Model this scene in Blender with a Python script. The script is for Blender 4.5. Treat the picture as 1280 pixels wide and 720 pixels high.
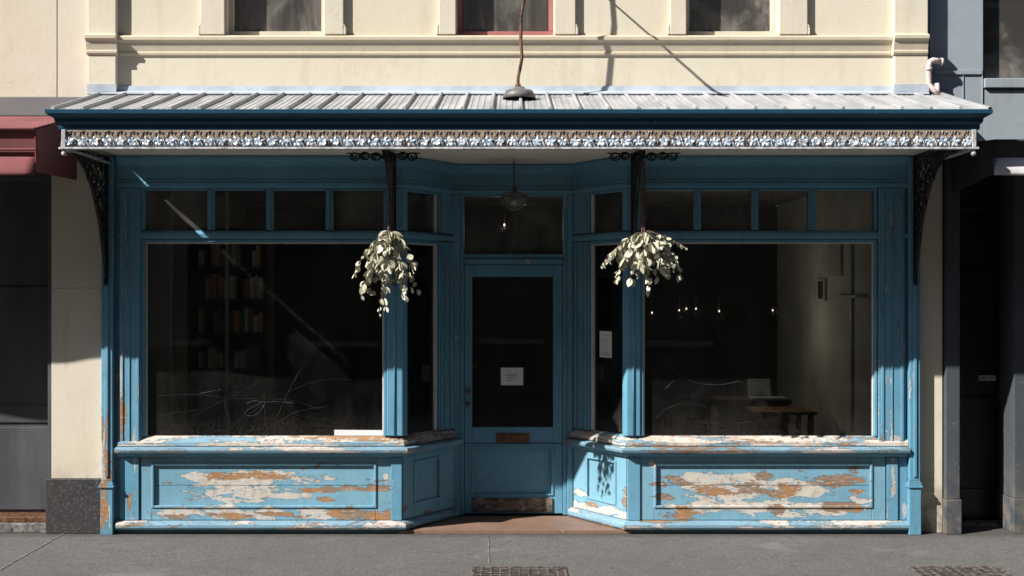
import bpy, bmesh, math, random
from mathutils import Vector, Matrix
random.seed(7)
R = math.radians
# ------------------------------------------------------------------ camera, world, sun, exposure
for o in list(bpy.data.objects): bpy.data.objects.remove(o, do_unlink=True)
S = bpy.context.scene
COL = S.collection
EYE = 1.85; DIST = 10.0; FPX = 1600.0
cam = bpy.data.cameras.new('camera'); cam.sensor_width = 36; cam.lens = FPX/1280*36
cam.shift_y = 11/1280; cam.clip_start = .1; cam.clip_end = 600
co = bpy.data.objects.new('camera', cam); COL.objects.link(co)
co.location = (0, -DIST, EYE); co.rotation_euler = (R(90), 0, 0)
S.camera = co
W = bpy.data.worlds.new('World'); S.world = W; W.use_nodes = True
nt = W.node_tree
sky = nt.nodes.new('ShaderNodeTexSky'); sky.sky_type = 'NISHITA'; sky.sun_disc = False
SUND = Vector((1.75, 1.0, -1.53))                       # the way the light travels
sky.sun_elevation = math.atan2(1.53, math.hypot(1.75, 1.0)); sky.sun_rotation = math.atan2(-1.75, -1.0)
bg = nt.nodes['Background']; bg.inputs['Strength'].default_value = .05
nt.links.new(sky.outputs[0], bg.inputs['Color'])
sl = bpy.data.lights.new('sun', 'SUN'); sl.energy = 5.0; sl.angle = R(.5); sl.color = (1, .96, .90)
so = bpy.data.objects.new('sun', sl); COL.objects.link(so); so.location = (-20, -12, 20)
so.rotation_euler = SUND.to_track_quat('-Z', 'Y').to_euler()
S.view_settings.view_transform = 'Standard'; S.view_settings.look = 'None'
S.view_settings.exposure = .86; S.view_settings.gamma = 1
S.render.engine = 'CYCLES'
S.cycles.max_bounces = 8; S.cycles.diffuse_bounces = 2; S.cycles.transparent_max_bounces = 16

# ------------------------------------------------------------------ material helpers
class NG:
    def __init__(s, name):
        s.m = bpy.data.materials.new(name); s.m.use_nodes = True
        s.t = s.m.node_tree; s.t.nodes.clear()
        s.out = s.n('ShaderNodeOutputMaterial')
    def n(s, typ, **kw):
        x = s.t.nodes.new(typ)
        for k, v in kw.items(): setattr(x, k, v)
        return x
    def put(s, sock, v):
        if hasattr(v, 'is_output'): s.t.links.new(v, sock)
        else: sock.default_value = v
    def math(s, op, a, b=0.0, c=None, clamp=False):
        x = s.n('ShaderNodeMath', operation=op, use_clamp=clamp)
        s.put(x.inputs[0], a); s.put(x.inputs[1], b)
        if c is not None: s.put(x.inputs[2], c)
        return x.outputs[0]
    def vmath(s, op, a, b=(0,0,0)):
        x = s.n('ShaderNodeVectorMath', operation=op)
        s.put(x.inputs[0], a); s.put(x.inputs[1], b)
        return x.outputs[1] if op == 'LENGTH' else x.outputs[0]
    def pos(s):
        if not hasattr(s, '_p'): s._p = s.n('ShaderNodeNewGeometry').outputs['Position']
        return s._p
    def noise(s, scale, detail=5, rough=.55, stretch=(1,1,1), dist=0, col=False, off=(0,0,0)):
        v = s.vmath('MULTIPLY', s.vmath('ADD', s.pos(), off), stretch)
        x = s.n('ShaderNodeTexNoise'); s.put(x.inputs['Vector'], v)
        x.inputs['Scale'].default_value = scale; x.inputs['Detail'].default_value = detail
        x.inputs['Roughness'].default_value = rough; x.inputs['Distortion'].default_value = dist
        return x.outputs[1 if col else 0]
    def ramp(s, v, lo, hi, a=0.0, b=1.0):
        x = s.n('ShaderNodeMapRange', interpolation_type='SMOOTHSTEP')
        s.put(x.inputs[0], v); x.inputs[1].default_value = lo; x.inputs[2].default_value = hi
        x.inputs[3].default_value = a; x.inputs[4].default_value = b
        return x.outputs[0]
    def mix(s, f, a, b, blend='MIX'):
        x = s.n('ShaderNodeMix', data_type='RGBA', blend_type=blend)
        s.put(x.inputs[0], f)
        for k, v in ((6, a), (7, b)):
            if isinstance(v, tuple) and len(v) == 3: v = v + (1,)
            s.put(x.inputs[k], v)
        return x.outputs[2]
    def bump(s, h, strength=.3, dist=.01, nrm=None):
        x = s.n('ShaderNodeBump'); s.put(x.inputs['Height'], h)
        x.inputs['Strength'].default_value = strength; x.inputs['Distance'].default_value = dist
        if nrm: s.put(x.inputs['Normal'], nrm)
        return x.outputs[0]
    def principled(s, col, rough=.6, metal=0, nrm=None, spec=.5):
        x = s.n('ShaderNodeBsdfPrincipled')
        if isinstance(col, tuple) and len(col) == 3: col = col + (1,)
        s.put(x.inputs['Base Color'], col); s.put(x.inputs['Roughness'], rough)
        s.put(x.inputs['Metallic'], metal); x.inputs['Specular IOR Level'].default_value = spec
        if nrm: s.put(x.inputs['Normal'], nrm)
        s.t.links.new(x.outputs[0], s.out.inputs[0])
        return x
def blobs(g, lst, y0=None):
    """field: 1 in the middle of the nearest patch, 0 on its rim, negative outside; lst of (cx, cz, rx, rz)"""
    f = -1.0
    for cx, cz, rx, rz in lst:
        v = g.vmath('MULTIPLY', g.vmath('SUBTRACT', g.pos(), (cx, 0, cz)), (1/rx, 0, 1/rz))
        d = g.math('SUBTRACT', 1.0, g.vmath('LENGTH', v))
        f = g.math('MAXIMUM', d, f)
    return f

def plain(name, col, rough=.6, metal=0, var=.12, scale=6, bump=.15, spec=.5, stretch=(1,1,1), fine=60):
    g = NG(name)
    n = g.noise(scale, 6, .6, stretch); n2 = g.noise(fine, 3, .6)
    f = g.ramp(n, .3, .7, 1-var*1.6, 1+var*.6)
    c = g.mix(1.0, tuple(col), g.n_comb(f) if False else g.math('MULTIPLY', f, 1.0), 'MULTIPLY')
    nrm = g.bump(n2, bump, .004)
    g.principled(c, g.ramp(n, .3, .7, rough-.08, min(1, rough+.1)), metal, nrm, spec)
    return g.m

WOODS = ((.30, .21, .15), (.36, .195, .09), (.20, .145, .11))
def paint(name, base, p_bias=-.9, w_bias=-1.2, P=None, Wd=None, stretch=(.55, .55, 1.9), scale=7, amp=4.2,
          primer=(.54, .50, .445), grain=(1.2, 1.2, 26), rough=.45, fade=.55, orange=.5):
    """old gloss paint, flaking to primer and bare wood where P / Wd patches lie and where the noise says"""
    g = NG(name)
    n = g.noise(scale, 7, .62, stretch, .3)
    nb = g.noise(scale*.8, 7, .65, stretch, .4, off=(7.3, 2.1, 4.4))
    jag = g.math('MULTIPLY', g.math('SUBTRACT', g.noise(34, 6, .78, (.7, .7, 1.3), off=(2, 8, 5)), .5), 1.5)
    warp = g.math('ADD', g.math('MULTIPLY', g.math('SUBTRACT', n, .5), amp), jag)
    warpb = g.math('ADD', g.math('MULTIPLY', g.math('SUBTRACT', nb, .5), amp), jag)
    fp = g.math('ADD', warp, p_bias)
    if P: fp = g.math('MAXIMUM', fp, g.math('ADD', g.math('SUBTRACT', blobs(g, P), .07), g.math('MULTIPLY', warp, 1.0)))
    fw = g.math('ADD', warpb, w_bias)
    if Wd: fw = g.math('MAXIMUM', fw, g.math('ADD', g.math('SUBTRACT', blobs(g, Wd), .14), g.math('MULTIPLY', warpb, 1.6)))
    mp = g.ramp(fp, 0, .035); mw = g.ramp(fw, 0, .035)
    edge = g.ramp(g.math('ABSOLUTE', g.math('SUBTRACT', g.math('MAXIMUM', fp, fw), -.03)), 0, .13, .75, 0)       # dark line at the lifted rim
    big = g.noise(1.7, 5, .6); fine = g.noise(28, 6, .7, (1, 1, .35)); gr = g.noise(9, 8, .7, grain)
    c = g.mix(g.ramp(big, .3, .7, 0, fade), tuple(base), tuple(min(1, x*1.25+.05) for x in base))
    c = g.mix(g.ramp(fine, .35, .75, 0, .28), c, tuple(x*.62 for x in base))
    c = g.mix(g.ramp(gr, .52, .66, 0, .22), c, tuple(x*.55 for x in base))
    scuff = g.ramp(g.noise(55, 5, .75, (.6, .6, .9), off=(3, 3, 3)), .66, .71)            # small chips
    c = g.mix(g.math('MULTIPLY', scuff, .65), c, primer)
    c = g.mix(edge, c, tuple(x*.35+.02 for x in base))
    pr = g.mix(g.ramp(gr, .45, .7), primer, tuple(x*.66 for x in primer))
    pr = g.mix(g.ramp(g.noise(13, 6, .7), .52, .60, 0, .75), pr, (.40, .31, .24))
    pr = g.mix(g.ramp(g.noise(19, 7, .75, (.5, .5, 1.6), off=(6, 1, 1)), .57, .60, 0, .8), pr, tuple(x*1.1+.04 for x in base))
    pr = g.mix(g.ramp(g.noise(26, 6, .8, (.4, .4, 2.4), off=(1, 1, 8)), .60, .66, 0, .8), pr, (.17, .13, .11))
    c = g.mix(mp, c, pr)
    crack = g.ramp(g.math('ABSOLUTE', g.math('SUBTRACT', g.noise(15, 6, .7, (grain[0]*.35, grain[1]*.35, grain[2]*.12), .8, off=(3, 7, 7)), .5)), 0, .012, .8, 0)
    pr = g.mix(crack, pr, (.13, .10, .085))
    wd = g.mix(g.ramp(gr, .4, .62), WOODS[0], WOODS[2])
    wd = g.mix(g.math('MULTIPLY', g.ramp(g.noise(3.1, 4, .6, off=(1, 5, 9)), .45, .52), orange*1.6, clamp=True), wd, WOODS[1])
    wd = g.mix(g.ramp(g.noise(16, 7, .8, grain, off=(8, 8, 3)), .48, .60, 0, .7), wd, (.13, .085, .06))
    wd = g.mix(g.ramp(g.noise(30, 6, .8, (.5, .5, 2), off=(8, 1, 3)), .56, .62, 0, .8), wd, primer)
    c = g.mix(mw, c, wd)
    h = g.math('SUBTRACT', 1.0, g.math('ADD', g.math('MULTIPLY', mp, .45), g.math('MULTIPLY', mw, .55), clamp=True))
    nrm = g.bump(h, .9, .0035)
    nrm = g.bump(gr, .25, .004, nrm); nrm = g.bump(fine, .12, .003, nrm)
    ro = g.math('ADD', rough, g.math('MULTIPLY', g.math('MAXIMUM', mp, mw), .4))
    g.principled(c, ro, 0, nrm, .22)
    return g.m

def px2x(px, y=0.): return (px-640)*(DIST+y)/FPX
def px2z(py, y=0.): return EYE + (371-py)*(DIST+y)/FPX
def E(lst, y=0.):                                   # patches measured on the photograph, turned into metres on the wall
    return [(px2x(a, y), px2z(b, y), c*(DIST+y)/FPX, d*(DIST+y)/FPX) for a, b, c, d in lst]

BLUE = (.105, .272, .385)
M = {}
M['blue'] = paint('blue_paint', BLUE, -.86, -1.4, stretch=(1.9, 1.9, .45), scale=9, primer=(.46, .46, .44))
M['blue_panel_sunlit'] = paint('blue_panel_sunlit_paint', (.152, .312, .408), -1.10, -1.6,  # paler than BLUE: sunlit brightness of the low panels put into the colour
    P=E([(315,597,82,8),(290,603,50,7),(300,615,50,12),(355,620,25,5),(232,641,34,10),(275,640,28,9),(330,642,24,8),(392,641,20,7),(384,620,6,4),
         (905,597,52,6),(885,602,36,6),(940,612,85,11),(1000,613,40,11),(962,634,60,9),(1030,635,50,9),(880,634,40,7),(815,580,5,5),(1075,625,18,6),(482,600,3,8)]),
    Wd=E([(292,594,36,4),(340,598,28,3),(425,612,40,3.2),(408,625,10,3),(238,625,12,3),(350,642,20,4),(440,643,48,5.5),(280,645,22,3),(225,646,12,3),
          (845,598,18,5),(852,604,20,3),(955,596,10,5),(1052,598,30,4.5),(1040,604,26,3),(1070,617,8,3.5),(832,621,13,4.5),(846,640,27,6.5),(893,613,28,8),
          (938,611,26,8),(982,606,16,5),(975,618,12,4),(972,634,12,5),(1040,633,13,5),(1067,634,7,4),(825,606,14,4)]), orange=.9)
M['blue_side_sunlit'] = paint('blue_side_sunlit_paint', (.152, .312, .408), -1.0, -1.6,  # same lightened base, sun brightness in the colour, on the angled panels
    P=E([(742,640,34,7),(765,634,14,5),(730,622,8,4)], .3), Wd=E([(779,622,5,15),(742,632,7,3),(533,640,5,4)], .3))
M['blue_pier'] = paint('blue_pier_paint', BLUE, -.50, -1.05, stretch=(2.6, 2.6, .30), scale=10, primer=(.40, .42, .42),
    P=E([(168,560,3,26),(1117,610,4,22),(1130,640,3,10),(133,570,6,40),(136,636,4,20),(152,480,2,50),(1118,548,8,4)]),
    Wd=E([(155,518,4,22),(134,560,5,45),(133,638,4,24),(163,625,3,12)]), grain=(26, 26, 1.2), orange=.8)
M['blue_base'] = paint('blue_skirting_paint', (.10, .19, .25), -.9, -1.5, stretch=(.6, .6, 1.2))
M['sill'] = paint('weathered_sill', (.16, .28, .36), -.12, -.38, stretch=(.28, .28, 2.4), scale=6, primer=(.50, .46, .43), orange=.35, rough=.55)
M['sill_worn'] = paint('bare_worn_sill', (.18, .31, .40), .12, -.30, stretch=(.22, .22, 2.6), scale=6, primer=(.54, .48, .42), orange=.4, rough=.6)
M['teal'] = paint('dark_teal_paint', (.013, .066, .108), -1.7, -2.4, rough=.38, fade=.1)
M['bead'] = paint('pale_bead', (.55, .53, .50), -.7, -1.5, stretch=(2, 2, .6))

def cream_mat(name, base, grime=True):
    g = NG(name)
    big = g.noise(1.1, 6, .6); st = g.noise(2.2, 6, .6, (2.4, 2.4, .35)); fine = g.noise(38, 5, .65); mid = g.noise(7, 6, .62)
    c = g.mix(g.ramp(big, .35, .7, 0, .5), tuple(base), tuple((base[0]*.93, base[1]*.89, base[2]*.80)))
    c = g.mix(g.ramp(st, .52, .72, 0, .62), c, (base[0]*.84, base[1]*.79, base[2]*.72)); c = g.mix(g.ramp(g.noise(4.5, 7, .75, (1, 1, .8), off=(2, 9, 9)), .56, .66, 0, .35), c, (base[0]*.80, base[1]*.76, base[2]*.70))
    c = g.mix(g.ramp(mid, .6, .72, 0, .25), c, tuple(min(1, x*1.1) for x in base))
    if grime:
        z = g.n('ShaderNodeSeparateXYZ'); g.put(z.inputs[0], g.pos())
        low = g.math('MULTIPLY', g.ramp(z.outputs[2], 0.02, .7, 1, 0), g.ramp(mid, .38, .62))
        c = g.mix(g.math('MULTIPLY', low, .8), c, (.16, .14, .11))
    hair = g.ramp(g.math('ABSOLUTE', g.math('SUBTRACT', g.noise(1.6, 4, .6, (1, 1, 1.6), 1.2, off=(4, 4, 1)), .5)), 0, .0035, .5, 0)
    c = g.mix(g.math('MULTIPLY', hair, g.ramp(g.noise(.9, 2, .5), .52, .6)), c, (.32, .27, .2))
    nrm = g.bump(fine, .22, .004); nrm = g.bump(mid, .25, .012, nrm)
    g.principled(c, .82, 0, nrm, .25)
    return g.m
M['cream'] = cream_mat('cream_render', (.61, .56, .455))
M['cream2'] = cream_mat('pale_cream_render', (.605, .55, .46))
M['trim'] = cream_mat('cream_trim', (.57, .505, .39), False)
M['white_frame'] = paint('cream_window_paint', (.55, .50, .40), -1.1, -1.6)
M['red_frame'] = paint('faded_red_paint', (.33, .125, .115), -.75, -1.5, primer=(.55, .32, .27))
M['greywall'] = cream_mat('blue_grey_render', (.27, .31, .35))
M['greywall2'] = cream_mat('dark_grey_paint', (.055, .064, .078))
M['greyband'] = plain('grey_band', (.16, .16, .165), .8, scale=3)
M['blackdoor'] = plain('black_gloss_paint', (.012, .013, .016), .42, scale=2, var=.3)
M['greydoor'] = plain('charcoal_door_paint', (.060, .064, .072), .6, scale=2, var=.2, stretch=(2, 2, .5))
M['iron'] = plain('black_iron', (.020, .018, .019), .34, .4, scale=20, var=.5, bump=.5)
M['lead'] = plain('lead_flashing', (.42, .47, .54), .8, .0, scale=5, var=.14, stretch=(1, 1, 1), spec=.2)
M['brass'] = plain('old_brass', (.30, .17, .06), .4, .8, scale=40, var=.4)
M['brown_metal'] = plain('letter_plate_metal', (.16, .075, .04), .5, .3, scale=30, var=.4)
M['paper'] = plain('paper', (.72, .72, .72), .8, var=.05)
M['ink'] = plain('ink', (.14, .14, .15), .8, var=.05)
M['pipe_rust'] = plain('rusty_pipe', (.17, .085, .055), .7, .3, scale=14, var=.6, bump=.6)
M['lampgrey'] = plain('grey_enamel', (.15, .14, .135), .5, .1, scale=12, var=.3)
M['pvc'] = plain('pale_pipe', (.62, .50, .47), .5, scale=9, var=.2)
M['soffit'] = paint('soffit_boards', (.84, .79, .69), -1.1, -2.0, stretch=(.3, 2.5, 1), primer=(.50, .44, .36))
M['tan'] = paint('tan_board', (.27, .21, .15), -1.2, -1.8)
M['rail'] = plain('pale_rail', (.50, .49, .50), .5, scale=20, var=.3)
M['kick'] = paint('bare_kick_board', (.07, .055, .05), .1, -.1, stretch=(.4, .4, 2), scale=9, primer=(.20, .16, .13), orange=.1)
M['threshold'] = paint('threshold_boards', (.20, .12, .085), -.7, -.8, stretch=(.5, 2.4, 1), primer=(.30, .22, .18), orange=.2)
M['red_canvas'] = plain('maroon_canvas', (.20, .060, .064), .85, scale=3, var=.15, stretch=(1.5, 1.5, .4), bump=.4, fine=200)
M['black_canvas'] = plain('black_canvas', (.035, .035, .04), .8, scale=3, var=.2)
M['white_canvas'] = plain('pale_canvas', (.60, .59, .60), .8, scale=3, var=.12)
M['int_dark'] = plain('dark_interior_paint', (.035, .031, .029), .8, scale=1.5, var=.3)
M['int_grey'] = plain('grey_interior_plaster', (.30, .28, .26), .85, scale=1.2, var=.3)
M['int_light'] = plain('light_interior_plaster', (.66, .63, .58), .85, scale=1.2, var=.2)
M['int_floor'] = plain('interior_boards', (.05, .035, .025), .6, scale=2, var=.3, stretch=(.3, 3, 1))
M['shelfwood'] = plain('shelf_wood', (.07, .045, .03), .6, scale=3, var=.3)
M['tablewood'] = plain('orange_table_wood', (.36, .17, .08), .5, scale=3, var=.3)
M['curtain'] = plain('grey_net_curtain', (.72, .72, .75), .9, scale=6, var=.35, stretch=(5, 5, .35))
M['laptop'] = plain('pale_laptop_case', (.55, .56, .57), .4, var=.05)

# frieze: silvery chipped paint over iron
g = NG('chipped_silver_paint')
n = g.noise(38, 5, .7); n2 = g.noise(22, 4, .6, off=(3, 1, 2))
c = g.mix(g.ramp(n, .50, .58), (.62, .66, .71), (.22, .37, .54)); c = g.mix(g.ramp(n2, .58, .63), c, (.26, .17, .11))
g.principled(c, .38, .15, g.bump(n, .4, .004)); M['silver'] = g.m
g = NG('dark_chipped_iron')
n = g.noise(30, 5, .7); c = g.mix(g.ramp(n, .50, .58), (.10, .09, .085), (.36, .36, .38))
g.principled(c, .5, .2); M['lattice'] = g.m

# galvanised roof
g = NG('galvanised_roof_sheet')
n = g.noise(3, 6, .6, (3, .5, 1)); n2 = g.noise(14, 6, .7, (2, .6, 1))
c = g.mix(g.ramp(n, .35, .65), (.44, .445, .455), (.30, .31, .325)); c = g.mix(g.ramp(n2, .5, .75, 0, .6), c, (.20, .20, .21))
g.principled(c, .55, .25, g.bump(n2, .2, .004)); M['roof'] = g.m

# pavement
g = NG('asphalt_pavement')
big = g.noise(.8, 6, .6); fine = g.noise(150, 4, .75); mid = g.noise(9, 7, .7); st = g.noise(1.3, 6, .65, off=(9, 4, 0))
c = g.mix(g.ramp(big, .3, .7), (.145, .139, .134), (.195, .187, .180)); c = g.mix(g.ramp(fine, .35, .7, 0, .75), c, (.072, .07, .068))
c = g.mix(g.ramp(g.noise(42, 5, .8, off=(5, 5, 5)), .40, .60, 0, .85), c, (.078, .075, .072)); c = g.mix(g.ramp(mid, .47, .66, 0, .62), c, (.085, .082, .080)); c = g.mix(g.ramp(g.noise(24, 6, .75, off=(1, 9, 2)), .56, .66, 0, .5), c, (.19, .183, .175)); c = g.mix(g.ramp(g.noise(2.4, 5, .7, (1, 2.2, 1), off=(6, 3, 3)), .50, .66, 0, .5), c, (.092, .09, .086)); c = g.mix(g.ramp(g.noise(17, 1, .3, off=(5, 2, 7)), .745, .755, 0, .8), c, (.05, .048, .046)); c = g.mix(g.ramp(st, .60, .68, 0, .4), c, (.20, .19, .18))
c = g.mix(g.ramp(g.noise(60, 2, .5, off=(2, 2, 2)), .70, .74, 0, .8), c, (.26, .25, .24))
sy = g.n('ShaderNodeSeparateXYZ'); g.put(sy.inputs[0], g.pos())
c = g.mix(g.math('MULTIPLY', g.ramp(g.math('ADD', sy.outputs[1], g.math('MULTIPLY', mid, .25)), -.12, .12), .75), c, (.055, .052, .050))
g.principled(c, .88, 0, g.bump(fine, .5, .004, g.bump(mid, .5, .012)), .3); M['pave'] = g.m
g = NG('road_asphalt')
fine = g.noise(90, 4, .7); c = g.mix(g.ramp(fine, .35, .65), (.030, .030, .031), (.055, .054, .052))
g.principled(c, .85, 0, g.bump(fine, .5, .006), .3); M['road'] = g.m
M['kerb'] = plain('bluestone_kerb', (.13, .13, .135), .8, scale=5)
M['joint'] = plain('pale_joint', (.19, .185, .175), .9, scale=25, var=.5)
g = NG('speckled_granite')
v = g.n('ShaderNodeTexVoronoi'); g.put(v.inputs['Vector'], g.pos()); v.inputs['Scale'].default_value = 130
n = g.noise(60, 5, .8); c = g.mix(g.ramp(n, .5, .68), (.030, .029, .031), (.12, .117, .115))
c = g.mix(g.ramp(g.noise(2, 5, .6), .4, .7, 0, .35), c, (.06, .058, .056))
g.principled(c, .45); M['granite'] = g.m
M['grate'] = plain('rusty_cast_iron', (.15, .12, .105), .75, .2, scale=20, var=.5, bump=.6)

# glass: clear, mirror by Fresnel, with a film of dust and smears
def glass_mat(name, dust=.03, tint=(.86, .90, .89)):
    g = NG(name)
    fr = g.n('ShaderNodeFresnel'); fr.inputs[0].default_value = 1.48
    tr = g.n('ShaderNodeBsdfTransparent'); tr.inputs[0].default_value = tint + (1,)
    gl = g.n('ShaderNodeBsdfGlossy'); gl.inputs['Roughness'].default_value = .012
    wob = g.noise(1.3, 2, .5); g.put(gl.inputs['Normal'], g.bump(wob, .03, .03))
    mx = g.n('ShaderNodeMixShader'); g.put(mx.inputs[0], fr.outputs[0]); g.put(mx.inputs[1], tr.outputs[0]); g.put(mx.inputs[2], gl.outputs[0])
    df = g.n('ShaderNodeBsdfDiffuse'); df.inputs[0].default_value = (.42, .39, .36, 1)
    n = g.noise(2.6, 7, .7, (1, 1, .6), .8); s = g.noise(42, 4, .8)
    z = g.n('ShaderNodeSeparateXYZ'); g.put(z.inputs[0], g.pos())
    low = g.ramp(z.outputs[2], .74, 1.0, .05, 0)
    f = g.math('ADD', g.ramp(n, .4, .72, dust*.35, dust*1.6), g.math('MULTIPLY', low, g.ramp(s, .35, .7)))
    f = g.math('ADD', f, g.math('MULTIPLY', g.ramp(g.noise(75, 2, .5, off=(1, 2, 5)), .76, .79), .25))
    m2 = g.n('ShaderNodeMixShader'); g.put(m2.inputs[0], f); g.put(m2.inputs[1], mx.outputs[0]); g.put(m2.inputs[2], df.outputs[0])
    g.t.links.new(m2.outputs[0], g.out.inputs[0])
    return g.m
M['glass'] = glass_mat('shop_glass', .017)
M['glass_up'] = glass_mat('dusty_upper_glass', .30, (.97, .97, .97))
M['glass_transom'] = glass_mat('grimy_transom_glass', .16)
M['glass_bowl'] = glass_mat('bowl_glass', .40)
M['scratch'] = plain('etched_scratch', (.022, .022, .025), .8, var=.1)

g = NG('silver_green_leaf')
n = g.noise(9, 3, .6); c = g.mix(g.ramp(n, .35, .65), (.68, .66, .54), (.40, .39, .28))
d = g.n('ShaderNodeBsdfDiffuse'); g.put(d.inputs[0], c)
t = g.n('ShaderNodeBsdfTranslucent'); t.inputs[0].default_value = (.34, .36, .20, 1)
mx = g.n('ShaderNodeMixShader'); mx.inputs[0].default_value = .10
g.put(mx.inputs[1], d.outputs[0]); g.put(mx.inputs[2], t.outputs[0]); g.t.links.new(mx.outputs[0], g.out.inputs[0])
M['leaf'] = g.m
M['stem'] = plain('reddish_stem', (.13, .075, .055), .7, scale=20, var=.4)
g = NG('warm_bulb'); e = g.n('ShaderNodeEmission'); e.inputs[0].default_value = (1, .80, .5, 1); e.inputs[1].default_value = 1.6
g.t.links.new(e.outputs[0], g.out.inputs[0]); M['bulb'] = g.m
# brick of the far side of the street
g = NG('brown_brick')
b = g.n('ShaderNodeTexBrick'); b.inputs['Color1'].default_value = (.075, .042, .032, 1); b.inputs['Color2'].default_value = (.10, .055, .04, 1)
b.inputs['Mortar'].default_value = (.10, .09, .08, 1); b.inputs['Scale'].default_value = 4.5
sp = g.n('ShaderNodeSeparateXYZ'); g.put(sp.inputs[0], g.pos()); cb = g.n('ShaderNodeCombineXYZ')
g.put(cb.inputs[0], sp.outputs[0]); g.put(cb.inputs[1], sp.outputs[2]); g.put(b.inputs['Vector'], cb.outputs[0])
g.principled(b.outputs[0], .85); M['brick'] = g.m

# ------------------------------------------------------------------ mesh helpers
class T:                                             # a wall: origin, run direction; u along it, v out to the street, z up
    def __init__(s, a, b=None):
        s.o = Vector((a[0], a[1])); d = Vector((1, 0)) if b is None else (Vector(b)-Vector(a)).normalized()
        s.d = d; s.n = Vector((d.y, -d.x)); s.L = (Vector(b)-Vector(a)).length if b else 0
    def __call__(s, u, v, z):
        p = s.o + s.d*u + s.n*v; return Vector((p.x, p.y, z))
F0 = T((0, 0))
class MB:
    def __init__(s): s.v = []; s.f = []
    def add(s, vs, fs):
        k = len(s.v); s.v += [tuple(x) for x in vs]; s.f += [tuple(i+k for i in f) for f in fs]; return s
    def box(s, u0, u1, v0, v1, z0, z1, t=F0):
        p = [t(u, v, z) for z in (z0, z1) for u, v in ((u0, v1), (u1, v1), (u1, v0), (u0, v0))]
        return s.add(p, [(3,2,1,0), (4,5,6,7), (0,1,5,4), (1,2,6,5), (2,3,7,6), (3,0,4,7)])
    def hexa(s, p): return s.add(p, [(3,2,1,0), (4,5,6,7), (0,1,5,4), (1,2,6,5), (2,3,7,6), (3,0,4,7)])
    def sweep(s, prof, path):                        # prof: closed (v, z) polygon; path: xy points, mitred
        P = [Vector(p) for p in path]; n = len(prof); rings = []
        for i, p in enumerate(P):
            ds = []
            if i > 0: ds.append((p-P[i-1]).normalized())
            if i < len(P)-1: ds.append((P[i+1]-p).normalized())
            ns = [Vector((d.y, -d.x)) for d in ds]
            if len(ns) == 1: m = ns[0]
            else:
                m = (ns[0]+ns[1]).normalized(); m = m/max(.2, m.dot(ns[0]))
            rings.append([(p.x+m.x*v, p.y+m.y*v, z) for v, z in prof])
        vs = [q for r in rings for q in r]; fs = []
        for i in range(len(P)-1):
            for j in range(n):
                a = i*n+j; b = i*n+(j+1) % n; fs.append((a, b, b+n, a+n))
        fs.append(tuple(range(n-1, -1, -1))); fs.append(tuple((len(P)-1)*n+j for j in range(n)))
        return s.add(vs, fs)
    def tube(s, pts, r, k=8, cap=True):
        pts = [Vector(p) for p in pts]; n = len(pts); rr = r if isinstance(r, (list, tuple)) else [r]*n
        vs = []; up = None
        for i, p in enumerate(pts):
            d = (pts[min(i+1, n-1)]-pts[max(i-1, 0)]).normalized()
            if up is None: up = Vector((0, 0, 1)) if abs(d.z) < .9 else Vector((1, 0, 0))
            a = d.cross(up)
            if a.length < 1e-4: a = d.orthogonal()
            a.normalize(); b = a.cross(d).normalized(); up = b
            vs += [p+(a*math.cos(2*math.pi*j/k)+b*math.sin(2*math.pi*j/k))*rr[i] for j in range(k)]
        fs = [(i*k+j, i*k+(j+1) % k, (i+1)*k+(j+1) % k, (i+1)*k+j) for i in range(n-1) for j in range(k)]
        if cap: fs += [tuple(range(k-1, -1, -1)), tuple((n-1)*k+j for j in range(k))]
        return s.add(vs, fs)
    def ring(s, c, r, th, a, b, seg=14, k=5, arc=1.0, st=0, rz=None):
        """ring in the plane of unit vectors a, b"""
        rz = rz or r; c = Vector(c)
        n = int(seg*arc)+1
        pts = [c+a*r*math.cos(st+2*math.pi*arc*i/(n-1))+b*rz*math.sin(st+2*math.pi*arc*i/(n-1)) for i in range(n)]
        return s.tube(pts, th, k)
    def lathe(s, prof, c, k=20):
        c = Vector(c); vs = [c+Vector((r*math.cos(2*math.pi*j/k), r*math.sin(2*math.pi*j/k), z)) for r, z in prof for j in range(k)]
        fs = [(i*k+j, i*k+(j+1) % k, (i+1)*k+(j+1) % k, (i+1)*k+j) for i in range(len(prof)-1) for j in range(k)]
        return s.add(vs, fs)
    def build(s, name, mat, parent=None, bevel=0, smooth=False):
        me = bpy.data.meshes.new(name)
        off = Vector((0, 0, 0)); p = parent
        while p is not None: off += Vector(p.location); p = p.parent
        me.from_pydata([(x-off.x, y-off.y, z-off.z) for x, y, z in s.v], [], s.f)
        bm = bmesh.new(); bm.from_mesh(me); bmesh.ops.recalc_face_normals(bm, faces=bm.faces); bm.to_mesh(me); bm.free()
        if smooth:
            for f in me.polygons: f.use_smooth = True
        o = bpy.data.objects.new(name, me); COL.objects.link(o); me.materials.append(M[mat] if isinstance(mat, str) else mat)
        if parent is not None: o.parent = parent
        if bevel:
            b = o.modifiers.new('bevel', 'BEVEL'); b.width = bevel; b.segments = 2; b.limit_method = 'ANGLE'; b.angle_limit = R(40)
        return o
def empty(name, loc, label=None, cat=None, group=None, parent=None):
    o = bpy.data.objects.new(name, None); COL.objects.link(o); o.empty_display_size = .2
    o.location = loc
    if parent is not None: o.parent = parent
    if label: o['label'] = label; o['category'] = cat
    if group: o['group'] = group
    return o
def struct(o): o['kind'] = 'structure'; return o
def Bx(*a, t=F0): return MB().box(*a, t=t)

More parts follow.
